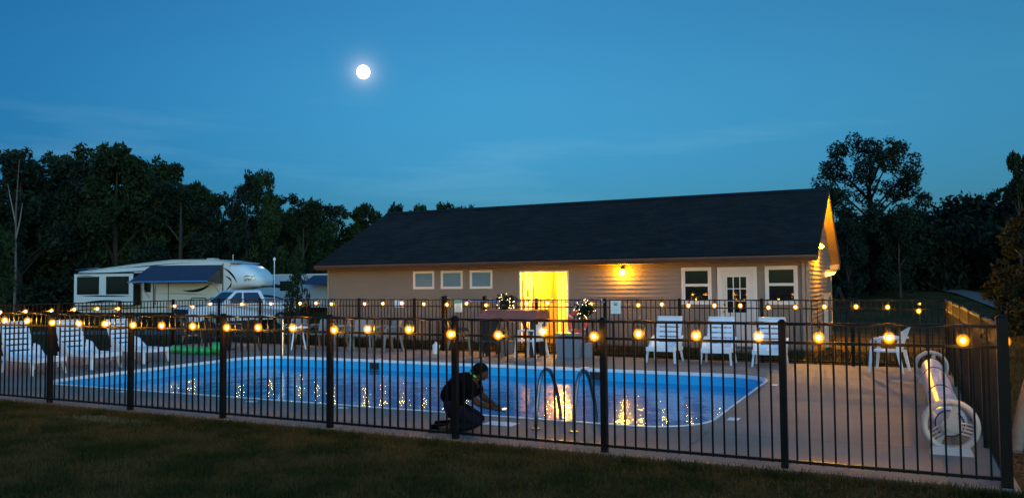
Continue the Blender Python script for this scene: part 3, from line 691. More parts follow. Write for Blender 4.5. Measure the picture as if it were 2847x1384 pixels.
def armchair(label, loc, rz, m=None, cat='chair', grp='plastic armchairs on the deck', bh=.88, tex=False):
    m = m or white_resin; t = thing('plastic_armchair', label, cat, loc, rz, grp)
    W, D, sh = .25, .24, .42
    part('seat', MB().hexa([(-D,-W+.02,sh-.03),(D,-W,sh-.02),(D,W,sh-.02),(-D,W-.02,sh-.03),(-D,-W+.02,sh),(D,-W,sh+.012),(D,W,sh+.012),(-D,W-.02,sh)]), m, t)
    bk = MB(); nn = 7
    for i in range(nn+1):
        a = -1+2*i/nn
        for j, (zz, lx) in enumerate(((sh-.02, -D), (.62, -D-.06), (bh-.05-.02*abs(a), -D-.13), (bh-.07*a*a, -D-.15))):
            bk.v.append((lx+.07*a*a, a*(W-.01), zz)); 
    k4 = 4; base_n = len(bk.v)
    bk.v += [(x-.018, y, z) for x, y, z in bk.v]
    for i in range(nn):
        if tex and i % 2: 
            pass
        for j in range(3):
            q = (i*k4+j, (i+1)*k4+j, (i+1)*k4+j+1, i*k4+j+1); bk.f.append(q); bk.f.append(tuple(base_n+u_ for u_ in reversed(q)))
        bk.f.append((i*k4+3, (i+1)*k4+3, base_n+(i+1)*k4+3, base_n+i*k4+3)); bk.f.append((i*k4, base_n+i*k4, base_n+(i+1)*k4, (i+1)*k4))
    for i in (0, nn):
        for j in range(3): bk.f.append((i*k4+j, i*k4+j+1, base_n+i*k4+j+1, base_n+i*k4+j))
    part('backrest', bk, m, t, True)
    for s_ in (-1, 1):
        y = s_*W
        part('armrest', MB().tube([(-D-.08,y,.66),(0,y+s_*.03,.67),(D-.02,y+s_*.02,.64),(D,y,.60)], [.022,.028,.028,.022], 6), m, t)
        part('leg', MB().hexa([(D+.03,y+s_*.03-.02,0),(D+.07,y+s_*.03-.02,0),(D+.07,y+s_*.03+.02,0),(D+.03,y+s_*.03+.02,0),(D-.05,y-.02,.62),(D+.02,y-.02,.62),(D+.02,y+.02,.62),(D-.05,y+.02,.62)]), m, t)
        part('leg', MB().hexa([(-D-.10,y+s_*.03-.02,0),(-D-.06,y+s_*.03-.02,0),(-D-.06,y+s_*.03+.02,0),(-D-.10,y+s_*.03+.02,0),(-D-.03,y-.02,sh),(-D+.04,y-.02,sh),(-D+.04,y+.02,sh),(-D-.03,y+.02,sh)]), m, t)
    return t
armchair('white plastic armchair alone at the right end of the deck by the far fence', (-1.06,9.40,0), math.pi*.93)
armchair('white plastic armchair between the red brown table and the grey bin', (-8.98,9.72,0), math.pi*.95)
beige_resin = mat('grey_resin', (.15, .15, .15), .45)
wl5 = ['first white armchair in the row behind the pool, next to the water post','second white armchair in the row behind the pool, under the pickup tail','third white armchair in the row behind the pool, left of the near post','fourth white armchair in the row behind the pool, at the building corner','white armchair at the right end of the row behind the pool']
for l_, (x, y, r) in zip(wl5, [(-16.65,10.05,-1.2),(-15.80,10.15,-1.5),(-14.97,9.95,-2.2),(-14.30,10.05,-1.1),(-13.36,9.95,-2.0)]): armchair(l_, (x,y,0), r, beige_resin)
for l_, (x, y, r) in zip(['black resin chair at the left end of the red brown table','black resin chair under the middle of the red brown table'], [(-10.95,9.62,.5),(-9.85,9.35,1.9)]): armchair(l_, (x,y,0), r, black_res, grp='black resin chairs at the table', bh=.95)
wt_ = thing('side_table', 'low round white table between the left pair of white armchairs', 'table', (-16.2,9.6,0)); part('tabletop', MB().tube([(0,0,.60),(0,0,.64)], .30, 20), white_resin, wt_)
for a in (.5, 2.6, 4.7): part('leg', MB().tube([(.12*math.cos(a),.12*math.sin(a),.6),(.24*math.cos(a),.24*math.sin(a),0)], [.03,.02], 6), white_resin, wt_)

tb = thing('patio_table', 'red brown high table with deep apron by the far fence, left of the lit passage', 'table', (-9.52,10.0,0))
part('tabletop', MB().box(-.80,.76,-.40,.30,1.10,1.14), red_paint, tb)
part('apron', MB().hexa([(-.90,-.46,.92),(.76,-.46,.92),(.76,.34,.92),(-.90,.34,.92),(-.74,-.40,1.098),(.76,-.40,1.098),(.76,.30,1.098),(-.74,.30,1.098)]), red_paint, tb)
for sx in (-.62, .60):
    for sy in (-.34, .24): part('leg', MB().hexa([(sx-.06,sy-.04,0),(sx+.04,sy-.04,0),(sx+.04,sy+.04,0),(sx-.06,sy+.04,0),(sx-.04,sy-.035,.92),(sx+.04,sy-.035,.92),(sx+.04,sy+.035,.92),(sx-.04,sy+.035,.92)]), black_res, tb)
    part('brace', MB().tube([(sx,-.36,.55),(sx+(.3 if sx<0 else -.3),-.36,.92)], .025, 6), black_res, tb)
bn = thing('deck_bin', 'dark grey plastic storage bin on the deck below the lifebuoy', 'bin', (-8.08,10.02,0))
part('body', MB().hexa([(-.26,-.2,0),(.26,-.2,0),(.26,.2,0),(-.26,.2,0),(-.29,-.22,.54),(.29,-.22,.54),(.29,.22,.54),(-.29,.22,.54)]), gray_plastic, bn); part('lid', MB().box(-.31,.31,-.24,.24,.541,.59), gray_plastic, bn)
lb = thing('lifebuoy', 'red and white lifebuoy ring hung on the far fence above the grey bin', 'lifebuoy', (-7.96,fy(-7.96)-.20,.84))
for k in range(8):
    a0 = 2*math.pi*k/8+.2; seg = .62 if k % 2 == 0 else .165
    pts = [(.215*math.cos(a0+t*seg*1.0), 0, .235*math.sin(a0+t*seg)) for t in [i/6 for i in range(7)]]
    a1 = a0+seg; nxt = 2*math.pi*(k+1)/8+.2
    pts2 = [(.215*math.cos(a1+(nxt-a1)*i/3), 0, .235*math.sin(a1+(nxt-a1)*i/3)) for i in range(4)]
    part('ring_segment', MB().tube(pts, .052, 10), ring_red, lb, True)
    if k % 2 == 0: part('white_band', MB().tube(pts2, .054, 10), white_resin, lb, True)
    else: part('ring_segment', MB().tube(pts2, .052, 10), ring_red, lb, True)
part('rope', MB().tube([(-.1,-.02,.27),(-.05,-.03,.36),(.02,-.03,.30),(.09,-.02,.38),(.0,.0,.46),(-.08,0,.33)], .016, 6), white_resin, lb)
rp = thing('rescue_pole', 'long pale rescue pole hung level along the top of the far fence', 'pole', (-9.5,fy(-9.5)-.05,1.345))
part('shaft', MB().tube([(-1.95,.078,.0),(1.95,-.078,-.012)], .014, 8), metal, rp); part('hook', MB().tube([(1.95,-.078,-.012),(2.1,-.08,.05),(2.2,-.08,-.02),(2.12,-.08,-.1)], .011, 6), metal, rp)
jg = thing('jug', 'small white plastic jug standing on the deck near the gate', 'jug', (-11.72,9.75,0))
part('body', MB().tube([(0,0,0),(0,0,.22),(0,0,.27)], [.085,.09,.035], 12), white_resin, jg, True); part('cap', MB().tube([(0,0,.27),(0,0,.31)], .03, 10), trim, jg)
part('handle', MB().tube([(.06,0,.25),(.12,0,.22),(.095,0,.12)], .012, 6), white_resin, jg)

def sign(name, label, x, z0, z1, w, green):
    t = thing(name, label, 'sign', (x, fy(x)-.03, 0), -math.atan(.04))
    part('board', MB().box(-w/2, w/2, -.008, 0, z0, z1), sign_m, t)
    if green:
        part('header', MB().box(-w/2+.006, w/2-.006, -.0105, -.0085, z1-.085, z1-.012), sign_g, t)
        r = random.Random(3)
        for k in range(7):
            zz = z1-.115-k*.031; ww = w*(.36-.07*r.random())
            part('text_line', MB().box(-ww, -ww*.1, -.0095, -.0085, zz-.009, zz).box(-ww*.02, ww, -.0095, -.0085, zz-.009, zz), sign_k, t)
    else:
        part('pictogram', MB().box(-.045,.045,-.0105,-.0085,z1-.115,z1-.095).box(-.045,-.03,-.0105,-.0085,z1-.095,z1-.03).box(.03,.045,-.0105,-.0085,z1-.095,z1-.03).box(-.03,.03,-.0105,-.0085,z1-.04,z1-.03).box(-.018,.018,-.0105,-.0085,z1-.085,z1-.06), sign_k, t)
        for k in range(5): zz = z1-.16-k*.03; part('text_line', MB().box(-.08,.08,-.0095,-.0085,zz-.006,zz), mat('sign_grey_ink', (.35,.42,.40), .6), t)
    return t
sign('rules_sign', 'pale sign with green header hung on the far fence beside the gate', -11.50, 1.05, 1.37, .23, True)
sign('warning_sign', 'pale sign with small dark pictogram on the far fence right of the lifebuoy', -7.02, 1.05, 1.36, .25, False)

# fairy light bushes in pots
def leaf_cloud(centers, radii, count, size, seed, flat=1.0):
    rs = np.random.RandomState(seed); C_ = np.array(centers); R_ = np.array(radii)
    p = R_**2/np.sum(R_**2); idx = rs.choice(len(C_), count, p=p)
    d = rs.normal(size=(count,3)); d /= np.linalg.norm(d, axis=1)[:,None]
    r = R_[idx]*rs.uniform(.25,1,count)**.45*rs.uniform(.8,1.12,count)
    P = C_[idx]+d*r[:,None]*np.array([1,1,flat])
    u = rs.normal(size=(count,3)); u /= np.linalg.norm(u, axis=1)[:,None]
    w = np.cross(u, rs.normal(size=(count,3))); w /= np.linalg.norm(w, axis=1)[:,None]
    s_ = size*rs.uniform(.4,1.7,count)[:,None]
    quad = np.stack([P-u*s_, P+w*s_*.45, P+u*s_, P-w*s_*.45], 1).reshape(-1,3)
    me = bpy.data.meshes.new('foliage'); me.vertices.add(count*4); me.vertices.foreach_set('co', quad.astype(np.float32).ravel())
    me.loops.add(count*4); me.loops.foreach_set('vertex_index', np.arange(count*4, dtype=np.int32))
    me.polygons.add(count); me.polygons.foreach_set('loop_start', np.arange(0, count*4, 4, dtype=np.int32)); me.polygons.foreach_set('loop_total', np.full(count, 4, dtype=np.int32))
    me.update(); me.validate(); return me
fb_mesh = MB().ball((0,0,0), .009, 6, 4).mesh('fairy_bulb', fairy_hot)
def fairy(label, loc, zc, rx, rz_, nb_, seed):
    t = thing('potted_shrub', label, 'potted shrub', loc, 0, 'potted shrubs wound with fairy lights')
    part('pot', MB().tube([(0,0,0),(0,0,.30),(0,0,.34)], [.14,.19,.20], 14), gray_plastic, t)
    part('stem', MB().tube([(0,0,.3),(.01,0,zc)], .018, 6), bark, t)
    rs = random.Random(seed); cs_ = [(rs.uniform(-rx,rx)*.55, rs.uniform(-.15,.15), zc+rs.uniform(-rz_,rz_)*.6) for _ in range(9)]
    me = leaf_cloud(cs_, [.14]*9, 1100, .028, seed); me.materials.append(leaf_a); link('crown', me, t, False)
    for k in range(nb_):
        a = rs.uniform(0, math.pi*2); rr_ = rs.uniform(.2, 1)**.5
        o = link('fairy_bulb', fb_mesh, t, False); o.location = (rx*rr_*math.cos(a), -.05-rs.uniform(0,.16), zc+rz_*rr_*math.sin(a))
    return t
fairy('potted shrub with fairy lights rising behind the red brown table', (-9.92,10.30,0), 1.24, .26, .32, 30, 5)
fairy('potted shrub with fairy lights beside the lifebuoy', (-7.74,10.25,0), 1.14, .27, .27, 34, 9)

# ladder
ld = thing('pool_ladder', 'chrome pool ladder with two arched handrails at the near pool edge', 'ladder', (-4.62,1.3,0))
for sx in (-.25, .25):
    pts = []
    for t in range(0, 13):
        a = math.pi*t/12; pts.append((sx, .30-.22*math.cos(a)-.28, .55+.13*math.sin(a)))
    path = [(sx,-.40,.0),(sx,-.36,.30),(sx,-.26,.58)]+[(sx,-.20,.66),(sx,-.08,.71),(sx,.05,.68),(sx,.16,.58),(sx,.32,.30),(sx,.40,.05),(sx,.43,-.3),(sx,.43,-1.0)]
    part('handrail', MB().tube(path, .024, 10), chrome, ld, True)
    part('flange', MB().tube([(sx,-.40,.0),(sx,-.40,.02)], .055, 14), chrome, ld)
for z in (-.35, -.62, -.9): part('tread', MB().box(-.25,.25,.36,.48,z,z+.03), white_resin, ld)
sp = thing('water_spout', 'slim silvery post standing at the far left corner of the pool', 'post', (-15.25,7.95,0))
part('shaft', MB().tube([(0,0,0),(.0,0,.5),(-.02,0,.92),(-.03,-.03,1.0)], [.045,.042,.04,.03], 10), metal, sp, True); part('base_plate', MB().tube([(0,0,0),(0,0,.02)], .09, 14), chrome, sp)
gf = thing('inflatable_float', 'bright green inflatable float lying on the deck at the left fence', 'pool float', (-17.9,7.45,0))
rs = random.Random(2)
for k in range(7): part('air_chamber', MB().ball((-.75+k*.27, rs.uniform(-.05,.05), .10+(.08 if k > 5 else 0)), .145+(.05 if k > 5 else 0), 12, 8, (1.05,1.1,.8)), inflat, gf, True)
dt = thing('patio_table', 'dark round table with chairs in the back left corner of the deck', 'table', (-18.2,8.9,0)); part('tabletop', MB().tube([(0,0,.70),(0,0,.73)], .55, 20), black_res, dt)
part('column', MB().tube([(0,0,0),(0,0,.7)], .04, 8), black_res, dt); part('base', MB().tube([(0,0,0),(0,0,.03)], .28, 14), black_res, dt)
for l_, (x, y, r) in zip(['black chair on the left of the dark round table','black chair in front of the dark round table','black chair on the right of the dark round table'], [(-18.9,8.4,.6),(-17.9,8.15,1.8),(-17.3,8.7,2.9)]): armchair(l_, (x,y,0), r, black_res, grp='black chairs round the dark table')

# solar cover reel
re_ = thing('cover_reel', 'pool cover rolled silvery on its long reel with two pale wheels', 'cover reel', (-.36,1.35,0))
YL = 6.35
for y0 in (0, YL):
    wh = part('wheel', MB().ring((0,y0,.285), .243, .034, 'y', 40, 10), reel_m, re_, True)
    hb = MB().tube([(0,y0-.04,.285),(0,y0+.05,.285)], .085, 16).tube([(0,y0-.075,.285),(0,y0-.04,.285)], .045, 14)
    link('hub', hb.mesh('hub', reel_m, True), wh, False)
    sgn = 1
    for a, k in ((math.radians(75), 1), (math.radians(215), 4), (math.radians(-12), 4)):
        d = V(math.cos(a), 0, math.sin(a)); s_ = V(-d.z, 0, d.x)
        for q in range(k):
            off = (q-(k-1)/2)*.034; c0 = V(0,y0,.285)
            if k == 1: b = MB().hexa([c0-s_*.05-V(0,.02,0),c0+s_*.05-V(0,.02,0),c0+s_*.05+V(0,.02,0),c0-s_*.05+V(0,.02,0),c0+d*.225-s_*.022-V(0,.02,0),c0+d*.225+s_*.022-V(0,.02,0),c0+d*.225+s_*.022+V(0,.02,0),c0+d*.225-s_*.022+V(0,.02,0)])
            else: b = MB().tube([c0+d*.06+s_*off, c0+d*.23+s_*off*1.15], .009, 6)
            link('spoke', b.mesh('spoke', reel_m), wh, False)
    link('foot', MB().hexa([(-.20,y0-.11,0),(.20,y0-.11,0),(.20,y0+.11,0),(-.20,y0+.11,0),(-.17,y0-.08,.075),(.17,y0-.08,.075),(.17,y0+.08,.075),(-.17,y0+.08,.075)]).mesh('foot', reel_m), wh, False)
    link('frame_arm', MB().hexa([V(-.16,y0+.03,.07),V(-.10,y0+.03,.07),V(-.10,y0+.06,.07),V(-.16,y0+.06,.07),V(-.04,y0+.03,.27),V(.0,y0+.03,.27),V(.0,y0+.06,.27),V(-.04,y0+.06,.27)]).mesh('frame_arm', reel_m), wh, False)
roll = MB(); pts = []; rad = []
rs = random.Random(8)
for k in range(41): pts.append((0, .14+(YL-.28)*k/40, .285)); rad.append(.145+.012*math.sin(k*1.7)+rs.uniform(-.006,.006)+(.012 if k % 5 else -.012))
roll.tube(pts, rad, 22); part('rolled_cover', roll, cover_m, re_, True)
for k in range(0, 41, 5): part('strap', MB().ring((0, pts[k][1], .285), rad[k]+.006, .007, 'y', 24, 5), rope_m, re_)
part('axle', MB().tube([(0,-.05,.285),(0,YL+.05,.285)], .035, 10), metal, re_)

# ------------------------------------------------------------------ kneeling person
person = thing('person', 'person in black shirt with neon green collar kneeling at the pool edge holding a phone', 'person', (-5.62,.50,0), math.atan2(.33,.944))
def skin(name, vr, edges, m, parent, sub=2, rootv=0, smooth_=True):
    me = bpy.data.meshes.new(name+'_cage'); me.from_pydata([v for v, r in vr], edges, []); o = bpy.data.objects.new(name, me); col.objects.link(o)
    md = o.modifiers.new('s', 'SKIN'); md.use_smooth_shade = True
    sv = me.skin_vertices[0].data
    for i, (v, r) in enumerate(vr): sv[i].radius = (r, r) if not isinstance(r, tuple) else r; sv[i].use_root = (i == rootv)
    sb = o.modifiers.new('u', 'SUBSURF'); sb.levels = sub; sb.render_levels = sub
    dg = bpy.context.evaluated_depsgraph_get(); dg.update()
    me2 = bpy.data.meshes.new_from_object(o.evaluated_get(dg)); me2.name = name; me2.materials.clear(); me2.materials.append(m)
    me2.polygons.foreach_set('use_smooth', [True]*len(me2.polygons))
    bpy.data.objects.remove(o); return link(name, me2, parent, False)
# own axes: +x the way the person faces, +y away from the camera
J = {'pel':(-.225,0,.305),'bel':(-.17,0,.44),'che':(-.04,0,.55),'nb':(.08,0,.63),'nk':(.13,0,.665),'hd':(.195,0,.71),'hd2':(.275,0,.662),
     'shR':(.04,-.17,.565),'elR':(.17,-.20,.36),'wrR':(.355,-.08,.288),'shL':(.04,.17,.565),'elL':(.19,.20,.37),'wrL':(.355,.08,.293),
     'hpR':(-.15,-.13,.25),'knR':(.20,-.15,.12),'ftR':(-.20,-.14,.06),'toR':(-.34,-.14,.045),'hpL':(-.15,.13,.25),'knL':(.20,.13,.12),'ftL':(-.20,.12,.06),'toL':(-.34,.12,.045)}
R = dict(pel=.145,bel=.155,che=.165,nb=.115,nk=.055,hd=.088,hd2=.075,shR=.065,elR=.043,wrR=.028,shL=.065,elL=.043,wrL=.028,hpR=.095,knR=.072,ftR=.048,toR=.035,hpL=.095,knL=.072,ftL=.048,toL=.035)
names = list(J); ix = {k: i for i, k in enumerate(names)}
ed_ = [('pel','bel'),('bel','che'),('che','nb'),('nb','nk'),('nk','hd'),('hd','hd2'),('nb','shR'),('shR','elR'),('elR','wrR'),('nb','shL'),('shL','elL'),('elL','wrL'),('pel','hpR'),('hpR','knR'),('knR','ftR'),('ftR','toR'),('pel','hpL'),('hpL','knL'),('knL','ftL'),('ftL','toL')]
RB = dict(R, pel=.105, bel=.11, che=.12, nb=.07, nk=.052, hd=.100, hd2=.080, knR=.062, knL=.062, hpR=.09, hpL=.09, wrR=.034, wrL=.034)
skin('body', [(J[k], RB[k]) for k in names], [(ix[a], ix[b_]) for a, b_ in ed_], skin_m, person)
def sub(keys, edges, grow, m, name, over={}):
    vr = [(over.get(k, (J[k], 0))[0], over.get(k, (0, R[k]+grow))[1] if k in over else R[k]+grow) for k in keys]; ii = {k: i for i, k in enumerate(keys)}
    return skin(name, vr, [(ii[a], ii[b_]) for a, b_ in edges], m, person)
mid = lambda a, b_, t: tuple(J[a][i]+(J[b_][i]-J[a][i])*t for i in range(3))
J['wst'] = mid('pel','bel',.8); R['wst'] = .13; J['cl'] = mid('nb','nk',.55); R['cl'] = .062; J['hem'] = (-.225,0,.30); R['hem'] = .145
J['slR'] = mid('shR','elR',.75); J['slL'] = mid('shL','elL',.75); R['slR'] = R['slL'] = .058
sub(['hem','bel','che','nb','cl','shR','slR','shL','slL'], [('hem','bel'),('bel','che'),('che','nb'),('nb','cl'),('nb','shR'),('shR','slR'),('nb','shL'),('shL','slL')], .022, shirt_m, 'shirt')
sub(['wst','pel','hpR','knR','ftR','hpL','knL','ftL'], [('wst','pel'),('pel','hpR'),('hpR','knR'),('knR','ftR'),('pel','hpL'),('hpL','knL'),('knL','ftL')], .018, jean_m, 'jeans')
part('collar', MB().tube([(.075,-.055,.700),(.06,0,.722),(.075,.055,.700),(.115,.065,.665),(.150,.035,.632),(.150,-.035,.632),(.115,-.065,.665)], .016, 8, close=True), green_m, person, True, 'neon green collar')
part('hair', MB().ball((.175,0,.745), .100, 16, 10, (1.0,.98,.86)).ball((.12,0,.705), .075, 12, 8), hair_m, person, True)
for s_ in (-1, 1):
    part('shoe', MB().hexa([(-.44,s_*.13-.045,0),(-.20,s_*.13-.045,0),(-.20,s_*.13+.045,0),(-.44,s_*.13+.045,0),(-.42,s_*.13-.035,.09),(-.20,s_*.13-.035,.11),(-.20,s_*.13+.035,.11),(-.42,s_*.13+.035,.09)]), shirt_m, person)
    w_ = V(.335, s_*.086, .292); hv = [(w_-V(.03,-s_*.008,-.006), .024), (w_+V(.05,-s_*.02,-.012), (.018,.034)), (w_+V(.085,-s_*.03,-.02), (.014,.036))]; he = [(0,1),(1,2)]
    for q in range(4):
        b0 = w_+V(.085,-s_*.03,-.02)+V(0,(q-1.5)*.019,0); L1 = (.034,.04,.037,.028)[q]; n0 = len(hv)
        hv += [(b0+V(.012,0,-.004), .0088), (b0+V(.012+L1,-s_*.012,-.012), .0082), (b0+V(.014+L1,-s_*.028,-.036), .0072)]; he += [(2,n0),(n0,n0+1),(n0+1,n0+2)]
    n0 = len(hv); hv += [(w_+V(.035,-s_*.045,.004), .010), (w_+V(.065,-s_*.062,.004), .009)]; he += [(0,n0),(n0,n0+1)]
    skin('hand', hv, he, skin_m, person, 1)
for s_ in (-1, 1):
    part('ear', MB().ball((.20,s_*.092,.705), .024, 8, 6, (.8,.35,1.1)), skin_m, person, True)
part('nose', MB().hexa([(.245,-.014,.640),(.279,0,.634),(.279,0,.635),(.245,.014,.640),(.247,-.008,.69),(.266,0,.69),(.266,0,.691),(.247,.008,.69)]), skin_m, person)
for s_ in (-1, 1): part('eye', MB().ball((.252,s_*.032,.690), .010, 8, 6), white_resin, person, True)
part('mouth', MB().box(.245,.262,-.022,.022,.618,.623), ring_red, person)
ph = thing('phone', 'small lit phone held in the hands of the kneeling person', 'phone', (-5.62+.45*.944, .50+.45*.33, .265), math.atan2(.33,.944))
part('body', MB().box(-.045,.045,-.08,.08,-.006,.004), black_res, ph); part('screen', MB().box(-.04,.04,-.074,.074,.0041,.0055), screen_m, ph)

# ------------------------------------------------------------------ trailers and pickup
rv = thing('camping_trailer', 'large white fifth wheel camper with blue awning parked left beyond the fence', 'camper', (-45.9,23.8,-.45), math.atan2(.2445,.9697))
prof = [(0,.95),(.6,.75),(10.3,.75),(10.4,1.3),(10.45,2.0),(10.45,3.62),(9.5,3.76),(6.75,3.78),(4.88,3.63),(2.84,3.42),(.42,3.15),(0,2.75)]
part('body', MB().prism([(a, c) for a, c in prof], 'y', 0, 2.5), rv_white, rv)
cap_ = MB(); secs = [(10.45,2.02,3.62,1.25),(10.8,2.05,3.58,1.25),(11.3,2.13,3.47,1.20),(11.7,2.15,3.25,1.08),(12.0,2.18,2.98,.90),(12.2,2.28,2.72,.65),(12.25,2.42,2.58,.3)]
for s_, zb, zt, w_ in secs:
    for k in range(24):
        a = 2*math.pi*k/24; ca, sa = math.cos(a), math.sin(a)
        cap_.v.append((s_, 1.25+w_*math.copysign(abs(ca)**.45, ca), (zb+zt)/2+(zt-zb)/2*math.copysign(abs(sa)**.5, sa)))
for j in range(len(secs)-1):
    for k in range(24): cap_.f.append((j*24+k, j*24+(k+1) % 24, (j+1)*24+(k+1) % 24, (j+1)*24+k))
cap_.f.append(tuple(range((len(secs)-1)*24, len(secs)*24)))
fc = part('front_cap', cap_, mat('cap_silver_white', (.58,.62,.62), .2, spec=.7), rv, True)
def decal(pts, y=-.006, m_=rv_dark, par=None, t=.004):
    return part('stripe', MB().prism(pts, 'y', y, y+t), m_, par or rv)
part('roof_edge', MB().prism([(0,2.76),(.42,3.16),(2.84,3.43),(4.88,3.64),(6.75,3.79),(9.5,3.77),(10.45,3.63),(10.9,3.58),(10.9,3.64),(10.45,3.69),(9.5,3.83),(6.75,3.85),(4.88,3.70),(2.84,3.49),(.40,3.22),(-.04,2.80)], 'y', -.03, 2.53), rv_gray, rv)
part('roof_ladder_rail', MB().tube([(-.25,.4,3.33),(1.4,.4,3.45)], .025, 6), metal, rv)
decal([(.1,3.02),(4.9,3.18),(5.2,3.24),(.1,3.08)], m_=rv_dark); decal([(2.6,3.36),(4.9,3.52),(6.7,3.64),(8.6,3.66),(6.5,3.60),(4.9,3.46)])
decal([(0,2.70),(.45,2.74),(.45,2.80),(0,2.76)]); decal([(0,2.62),(.45,2.66),(.45,2.69),(0,2.65)])
decal([(9.95,.75),(10.02,.75),(10.02,3.6),(9.95,3.6)], t=.02); decal([(6.42,.75),(6.47,.75),(6.47,2.6),(6.42,2.6)], t=.01)
def arc(pts_up, pts_dn): return pts_up+pts_dn[::-1]
def bez(p0, p1, p2, n_=10): return [((1-t)**2*p0[0]+2*t*(1-t)*p1[0]+t*t*p2[0], (1-t)**2*p0[1]+2*t*(1-t)*p1[1]+t*t*p2[1]) for t in [i/n_ for i in range(n_+1)]]
def swoosh(p0, p1, p2, w, y=-.006, m_=rv_dark, par=None):
    A_ = bez(p0, p1, p2); B_ = bez(p0, (p1[0], p1[1]+w), p2); b = MB(); k = len(A_)
    b.v = [(x,y,z) for x,z in A_]+[(x,y,z) for x,z in B_]; b.v += [(x,y+.004,z) for x,_,z in b.v]
    for i in range(k-1): b.f += [(i,i+1,k+i+1,k+i), (2*k+i, 3*k+i, 3*k+i+1, 2*k+i+1)]
    return part('stripe', b, m_, par or rv)
swoosh((10.0,3.35),(10.75,3.1),(10.9,2.4),-.36); swoosh((10.1,2.85),(11.0,2.4),(10.05,1.9),.36); swoosh((7.3,2.05),(8.6,2.0),(9.3,2.5),-.34)
swoosh((5.6,1.85),(7.6,1.95),(9.0,1.75),-.10, m_=rv_green); swoosh((8.6,1.3),(9.6,1.4),(10.3,1.9),.12)
so_ = part('slide_out', MB().box(.55,4.58,-.62,0,1.22,3.06), rv_white, rv, label='bump out room with two dark windows')
link('trim', MB().box(.52,4.61,-.64,-.60,3.06,3.13).box(.50,.56,-.635,-.002,1.20,3.06).box(4.57,4.62,-.635,-.002,1.20,3.06).mesh('trim', rv_dark), so_, False)
decal([(.50,1.16),(4.62,1.16),(4.62,1.22),(.50,1.22)], y=-.63)
decal([(0,1.55),(.5,1.70),(.5,1.78),(0,1.66)]); decal([(.1,2.92),(5.3,3.08),(5.3,3.13),(.1,2.99)], y=-.05, t=.02)
for x0, x1 in ((.82,2.22),(2.80,4.22)):
    link('window_frame', MB().box(x0-.05,x1+.05,-.640,-.6205,1.84,2.90).mesh('window_frame', rv_dark), so_, False)
    link('pane', MB().box(x0,x1,-.648,-.6405,1.89,2.85).mesh('pane', glass_dark), so_, False)
for p_ in (((.9,1.75),(2.6,1.84),(4.5,1.72),-.16),((1.0,1.30),(2.2,1.62),(3.8,1.46),-.22),((.9,1.38),(2.6,1.46),(4.0,1.42),-.03),((.7,2.96),(1.3,3.0),(2.0,2.93),-.08)):
    swoosh(p_[0], p_[1], p_[2], p_[3], y=-.628)
part('window', MB().prism([(.20,1.96),(.44,1.96),(.44,2.57),(.20,2.57)], 'y', -.02, -.002), glass_dark, rv)
dd = part('entry_door', MB().box(4.72,5.45,-.03,-.002,1.05,2.75), rv_white, rv); link('pane', MB().box(4.85,5.30,-.036,-.0305,1.95,2.60).mesh('pane', glass_dark), dd, False)
link('frame', MB().box(4.68,4.72,-.035,-.002,1.0,2.8).box(5.45,5.49,-.035,-.002,1.0,2.8).mesh('frame', rv_dark), dd, False)
aw = part('awning', MB().slab([(5.30,-.02,3.52),(9.95,-.02,3.50),(10.05,-1.75,2.55),(5.10,-1.75,2.55)], .015), awning_m, rv, label='blue awning rolled out over the trailer door')
part('awning_shadow_panel', MB().slab([(9.93,-.02,3.48),(10.02,-1.70,2.55),(9.93,-.02,2.42),(9.93,-.01,2.9)], .01), black_res, rv)  # black sheet put in for the shade under the awning
link('roller', MB().tube([(5.06,-1.76,2.54),(10.09,-1.76,2.54)], .045, 8).mesh('roller', metal), aw, False)
for s_ in (5.2, 9.95): link('arm', MB().tube([(s_,-.03,1.6),(s_,-.9,2.45),(s_,-1.74,2.53)], .025, 6).mesh('arm', rv_gray), aw, False)
part('door_steps', MB().box(4.8,5.4,-.55,-.1,.35,.40).box(4.8,5.4,-.30,-.05,.60,.65), rv_dark, rv); part('grab_rail', MB().tube([(5.62,-.04,1.2),(5.62,-.10,1.5),(5.62,-.10,2.1),(5.62,-.04,2.3)], .02, 6), rv_dark, rv)
part('underside', MB().box(.4,10.2,.15,2.35,.45,.75), rv_dark, rv)
for x in (3.4, 4.35):
    w_ = part('wheel', MB().tube([(x,-.02,.38),(x,.22,.38)], .38, 20), tyre_m, rv); link('rim', MB().tube([(x,-.03,.38),(x,-.021,.38)], .2, 16).mesh('rim', metal), w_, False)
part('landing_leg', MB().box(10.0,10.1,.2,.3,0,.8).box(10.0,10.1,2.2,2.3,0,.8), rv_dark, rv)
# script lettering on the nose, too small to read: loops and strokes
lt = MB(); path = []
for k in range(60):
    t = k/59; ph_ = t*6.5*2*math.pi
    path.append((11.35+.62*t+.035*math.sin(ph_), -.03+.42*t**1.6, 2.62+.055*math.cos(ph_)*(1.5 if k % 17 < 6 else .8)+.03*t))
lt.tube(path, .010, 5)
lt.tube([(11.30,-.04,2.78),(11.5,.0,2.86),(11.75,.10,2.80),(11.95,.26,2.86)], [.004,.022,.016,.004], 5)
part('lettering', lt, rv_dark, rv)
for x, z in ((8.3,3.80),(4.4,3.62)): part('roof_vent', MB().box(x,x+.5,1,1.5,z,z+.14), rv_gray, rv)
part('roof_aerial', MB().tube([(9.9,1.2,3.75),(9.9,1.2,4.15)], .02, 6), metal, rv)
hr = thing('bike_rack', 'low dark metal hoop rack on the gravel in front of the trailer', 'rack', (-37.3,24.9,-.42), .245)
for a, c in ((0,1.0),(1.2,1.65)): part('hoop', MB().tube([(a,0,0),(a,0,1.50),(a+.08,0,1.58),(c-.08,0,1.58),(c,0,1.50),(c,0,0)], .03, 6), black_res, hr)

